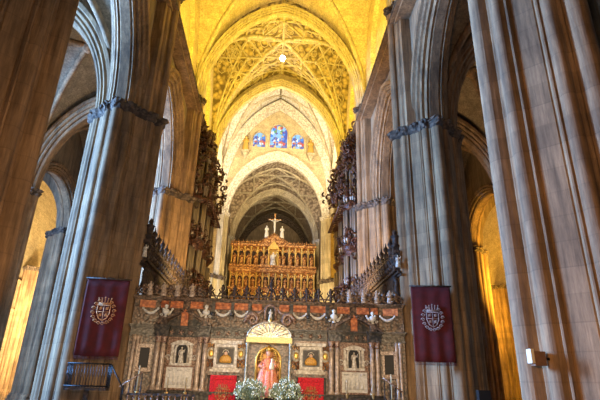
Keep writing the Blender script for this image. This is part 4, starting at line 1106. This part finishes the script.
# ================================================================== organs
def organ(s):
    t = empty('pipe_organ', 'dark walnut pipe organ bristling with carvings on the %s side of the choir' % side[s], 'organ', 'facing choir organs', (s * 6.0, 35.2, 8.2))
    rn = random.Random(11 + s)
    m = MB(); a, b = sorted((s * .35, s * 1.3)); m.box(a, b, 0, 7.5, 0, 12.0)
    m.lathe([(.6, 3.0), (.75, 3.3), (.45, 3.5)], 10, c=(s * .3, 1.0, 0))
    for z in (0, 3.6, 7.2, 11.8): a, b = sorted((s * -.1, s * 1.4)); m.box(a, b, -.1, 7.6, z, z + .28)
    # round towers' rims
    for y in (.9, 3.75, 6.6):
        for z in (3.7, 7.2, 11.7): m.lathe([(.55, z - .3), (.85, z), (.85, z + .25), (.6, z + .4)], 12, c=(s * .3, y, 0))
        m.lathe([(.1, 2.6), (.4, 2.9), (.55, 3.3), (.8, 3.7)], 10, c=(s * .3, y, 0))
    m.build('case', M['organ_wood'], t)
    m = MB()
    for tier, (z0, h) in enumerate(((.3, 3.0), (4.1, 3.0), (7.6, 3.6))):
        for i in range(14):
            y = .25 + i * .53; hh = h * (.72 + .28 * abs(math.cos(i * .42))); r = .13
            m.lathe([(.02, 0), (r, .35), (r, hh)], 8, c=(s * .27, y, z0)).mark()
        for y in (.9, 3.75, 6.6):
            for k in range(5):
                a = PI / 2 + PI * (k + .5) / 5 if s > 0 else -PI / 2 + PI * (k + .5) / 5
                m.lathe([(.02, 0), (.13, .4), (.13, h * .95)], 8, c=(s * .3 + .62 * math.cos(a), y + .62 * math.sin(a), z0)).mark()
        # pipes on the end facing the entrance
        for k in range(4): m.lathe([(.02, 0), (.11, .4), (.11, h * (.85 if k % 2 else 1))], 8, c=(s * (.35 + k * .27), -.06, z0)).mark()
    m.build_each('pipe', M['pipe'], t)
    tr0 = None
    for i in range(16):
        y = .5 + i * .44
        if tr0 is None:
            q = MB(); q.tube([(0, 0, 0), (-s * .9, 0, .16), (-s * 1.15, 0, .2)], [.03, .06, .14], 8); tr0 = q.build('horizontal_trumpet', M['organ_wood'], t, (s * .2, y, 7.0))
        else: dup(tr0, t, (s * .2, y, 7.0))
    # carving: curling leaves, volutes and small figures all over the front
    m = MB()
    for i in range(900):
        y = rn.uniform(-.9, 7.4) * (1 if rn.random() < .55 else .45); z = min(14.4, max(.2, rn.choice([rn.gauss(9.5, 2.3), rn.gauss(10.5, 2.0), rn.gauss(12.8, 1.0), rn.gauss(4.4, .5), rn.gauss(.8, .4)])))
        prof_ = .45 + 1.75 * math.exp(-((z - 9.3) / 1.9) ** 2) + .5 * math.exp(-((z - 12.8) / 1.2) ** 2) + .5 * math.exp(-((z - 4.4) / .6) ** 2) + 1.0 * math.exp(-((z - .8) / .6) ** 2)
        x = s * (.75 - rn.random() ** 1.3 * prof_ * 1.15)
        R_ = rn.uniform(.12, .34); a0 = rn.uniform(0, 2 * PI); P = []
        pl = rn.uniform(-.6, .6); 
        for j in range(8):
            q = j / 7; a = a0 + q * 4.2; r = R_ * (1 - .7 * q); P.append((x + r * math.cos(a) * math.cos(pl), y + r * math.cos(a) * math.sin(pl) + .1 * q, z + r * math.sin(a)))
        m.tube(P, [.025 + .075 * math.sin(PI * min(1, q / 7 + .15)) for q in range(8)], 5)
    tag(m.build('carving', M['organ_wood'], t), kind='stuff')
    m = MB()
    for i in range(44):   # angels and putti
        y = rn.uniform(-.7, 6.0); z = rn.choice([4.2, 7.3, 8.3, 9.0, 11.9, 12.1, 9.6]) + rn.uniform(0, .5); x = s * rn.uniform(-1.25, .1) * (1 if 7 < z < 11 else .4); h = rn.uniform(.7, 1.15)
        m.at(x, y, z, rn.uniform(-1, 1) + (PI / 2 if s < 0 else -PI / 2) * .5, rn.uniform(-.3, .1), rn.uniform(-.35, .35))
        g = figure_mesh(h, rn.choice(['out', 'one', 'fold']), 1, i); m.add(g.v, g.f, True)
        for u in (-1, 1): m.tube([(0, .05 * h, .75 * h), (u * .25 * h, .1 * h, .95 * h), (u * .38 * h, .1 * h, .7 * h)], [.03 * h, .07 * h, .02 * h], 6)
        m.mark()
    m.at(0, 0, 0); m.build_each('carved_figure', M['organ_wood'], t)
    m = MB()
    for y in (.3, 1.4, 3.75, 5.8): 
        m.lathe([(.3, 12), (.12, 12.2), (.22, 12.6), (.1, 12.9), (.18, 13.2), (.03, 13.8)], 8, c=(s * .2, y, 0)).mark()
    m.build_each('top_finial', M['organ_wood'], t)
organ(-1); organ(1)

# ================================================================== gilded altarpiece
def statue_small(mb, x, y, z, h, seed): g = figure_mesh(h, 'fold' if seed % 2 else 'one', 1.05, seed); mb.at(x, y, z); mb.add(g.v, g.f, True); mb.at(0, 0, 0)
ry = 68.0
rt = empty('gilded_altarpiece', 'huge gilded wooden altarpiece with rows of niches in the chancel', 'altarpiece', None, (0, ry, 0))
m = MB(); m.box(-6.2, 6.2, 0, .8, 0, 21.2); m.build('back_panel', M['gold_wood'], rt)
m = MB()
for z, o in ((17.4, .9), (17.75, 1.1), (14.6, .5), (12.0, .4), (20.9, .9)): m.box(-6.3, 6.3, -o, .2, z, z + .3)
m.box(-6.3, 6.3, -1.0, .1, 17.1, 17.4)
m.build('cornice', M['gold_wood'], rt)
m = MB()
for k in range(14):
    x = -6.05 + k * 12.1 / 13
    for z0, z1 in ((18.05, 20.9), (14.9, 17.1), (12.3, 14.6), (6, 12)): m.lathe([(.16, z0), (.1, z0 + .25), (.1, z1 - .4), (.17, z1 - .15), (.17, z1)], 8, c=(x, -.55 if z0 > 18 else -.3, 0)).mark()
m.build_each('colonnette', M['gold'], rt)
m = MB()
for k in range(13):
    x = -5.6 + k * 11.2 / 12
    if abs(x) < .5: continue
    P = [(x - .32, -.5, 20.0)] + [(x - .32 * math.cos(PI * i / 8), -.5, 20.0 + .5 * math.sin(PI * i / 8)) for i in range(9)]; m.tube(P, .06, 5).mark()
    P = [(x - .35 * math.cos(PI * i / 6), -.3, 13.7 + .4 * math.sin(PI * i / 6)) for i in range(7)]; m.tube(P, .07, 5).mark()
    P = [(x - .35 * math.cos(PI * i / 6), -.3, 16.3 + .5 * math.sin(PI * i / 6)) for i in range(7)]; m.tube(P, .07, 5).mark()
m.build_each('niche_arch', M['gold'], rt)
m = MB()
for k in range(13):
    x = -5.6 + k * 11.2 / 12
    for z0, z1, yy in ((18.1, 20.3, -.02), (14.95, 16.5, -.02), (12.4, 13.9, -.02)): m.box(x - .3, x + .3, yy, .02, z0, z1).mark()
m.build_each('niche_shade', M['dark_wood'], rt)  # thin dark panels; shade inside the niches put into the colour
# cresting
m = MB()
for k in range(40):
    x = -6.1 + k * 12.2 / 39; h = .55 + .25 * (k % 2) + (1.3 * max(0, 1 - abs(x) / 2.2)); m.lathe([(.13, 21.2), (.08, 21.3), (.14, 21.2 + h * .5), (.05, 21.2 + h * .75), (.01, 21.2 + h)], 6, c=(x, -.5, 0))
    spiral(m, x, 21.45, .16, 1.2, -.62, .05, 1 if k % 2 else -1, 1, 8)
for k in range(15):
    x = -2.1 + k * .3; h = 1.5 * (1 - abs(x) / 2.3); m.box(x - .14, x + .14, -.6, -.2, 21.2, 21.3 + h); spiral(m, x, 21.4 + h, .16, 1.2, -.65, .06, 1 if k % 2 else -1, 1, 8)
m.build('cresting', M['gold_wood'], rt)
# centre tabernacle
m = MB(); m.box(-.75, -.6, -1.0, 0, 17.9, 20.6); m.box(.6, .75, -1.0, 0, 17.9, 20.6); m.prism([(-.9, 20.5), (.9, 20.5), (0, 21.7)], -1.1, -.2); m.box(-.6, .6, -.3, 0, 17.9, 20.5); m.build('tabernacle', M['gold'], rt)
for k in range(12):
    x = -5.6 + k * 11.2 / 11
    if abs(x) < .9: x = x + (.4 if x > 0 else -.4)
    put_fig('altarpiece_statue', figure_mesh(1.75, 'fold' if k % 2 else 'one', 1.05, k), M['gold_wood'], (x, ry - .62, 18.05),
            'gilded niche statue in the top row of the altarpiece, %s from its left end' % ['first', 'second', 'third', 'fourth', 'fifth', 'sixth', 'seventh', 'eighth', 'ninth', 'tenth', 'eleventh', 'twelfth'][k], 'statue', 'top row statues of the gilded altarpiece')
put_fig('altarpiece_statue', seated_mesh(2.0, 3), M['cream'], (0, ry - .75, 18.05), 'pale shining seated figure in the central tabernacle of the altarpiece')
m = MB()
for k in range(13):
    x = -5.6 + k * 11.2 / 12
    statue_small(m, x, -.35, 14.95, 1.35, k); m.mark(); statue_small(m, x, -.35, 12.4, 1.2, k + 1); m.mark()
m.build_each('relief_figure', M['gold_wood'], rt)
# crucifix group on top
cr = empty('crucifix', 'large crucifix standing on top of the gilded altarpiece', 'crucifix', None, (0, ry - .4, 22.6))
m = MB(); m.box(-.09, .09, 0, .12, 0, 3.6); m.box(-1.0, 1.0, 0, .12, 2.55, 2.72); m.build('cross', M['gold_wood'], cr)
m = MB(); 
m.tube([(0, -.12, .5), (.04, -.16, 1.0), (0, -.12, 1.45), (0, -.1, 1.8), (0, -.1, 2.2), (0, -.1, 2.38), (0, -.14, 2.45)], [.07, .12, .17, .15, .2, .16, .07], 8)
for u in (-1, 1): m.tube([(u * .12, -.1, 2.35), (u * .5, -.08, 2.45), (u * .9, -.06, 2.62)], [.08, .06, .04], 6)
m.ball((0.03, -.2, 2.6), .14, 8); m.build('body', M['cream'], cr)
put_fig('altarpiece_statue', figure_mesh(1.9, 'fold', 1, 8), M['cream'], (-1.15, ry - .4, 22.35), 'standing mourner statue left of the crucifix on top of the altarpiece')
put_fig('altarpiece_statue', figure_mesh(1.9, 'fold', 1, 9), M['cream'], (1.15, ry - .4, 22.35), 'standing mourner statue right of the crucifix on top of the altarpiece')

# statues beside the stained windows
for s in (-1, 1):
    t = put_fig('window_wall_statue', figure_mesh(2.3, 'fold', 1.2, 5), M['gold'], (s * 4.6, YW - .75, 32.4), 'gilded statue on the wall %s of the three stained windows' % side[s])
    m = MB(); m.box(-.5, .5, -.5, .5, -.3, 0); m.lathe([(.5, -.3), (.3, -.7), (.05, -1.1)], 8)
    for u in (-1, 1): m.tube([(u * .5, .2, 0), (u * .5, .2, 2.6), (0, .1, 3.3)], .09, 6)
    m.build('bracket', M['rib'], t)
# small lamps
t = empty('wall_lamps', 'three small bright bulbs one above another on the dark pier right of the silver-crested banner', 'lamp', None, (10.3, 24.6, 0))
for k, z in enumerate((2.9, 3.35, 3.75)): MB().ball((0, 0, z), .07 if k == 0 else .05, 8).build('bulb', M['flame'], t)
MB().tube([(0, .05, 0), (0, .05, 3.9)], .02, 6).build('stand', M['iron'], t)
t = empty('lectern_box', 'dark box-topped stand low beside the right pier, below the small bulbs', 'box', None, (7.9, 18.2, 0))
MB().box(-.22, .22, -.12, .12, 1.1, 1.72).build('case', M['black'], t); MB().box(-.05, .05, -.05, .05, 0, 1.1).build('stand', M['iron'], t); MB().box(-.25, .25, -.25, .25, 0, .05).build('base', M['iron'], t)
t = empty('loudspeaker', 'small brown box loudspeaker bracketed on the huge right pier', 'speaker', None, (5.95, 10.65, 0))
MB().box(-.13, .13, -.1, .1, 2.2, 2.5).build('box', M['box_wood'], t); MB().box(.0, .5, -.03, .03, 2.32, 2.38).build('bracket', M['iron'], t); MB().box(-.2, -.13, -.1, .1, 2.25, 2.55).build('side_panel', M['cream'], t)
t = empty('loudspeaker', 'tall slim black column loudspeaker on the huge right pier near the photo edge', 'speaker', None, (7.55, 9.35, 0))
MB().box(-.09, .09, -.12, .0, 2.35, 3.0).build('box', M['black'], t); MB().box(-.03, .03, 0, .3, 2.6, 2.7).build('bracket', M['iron'], t)
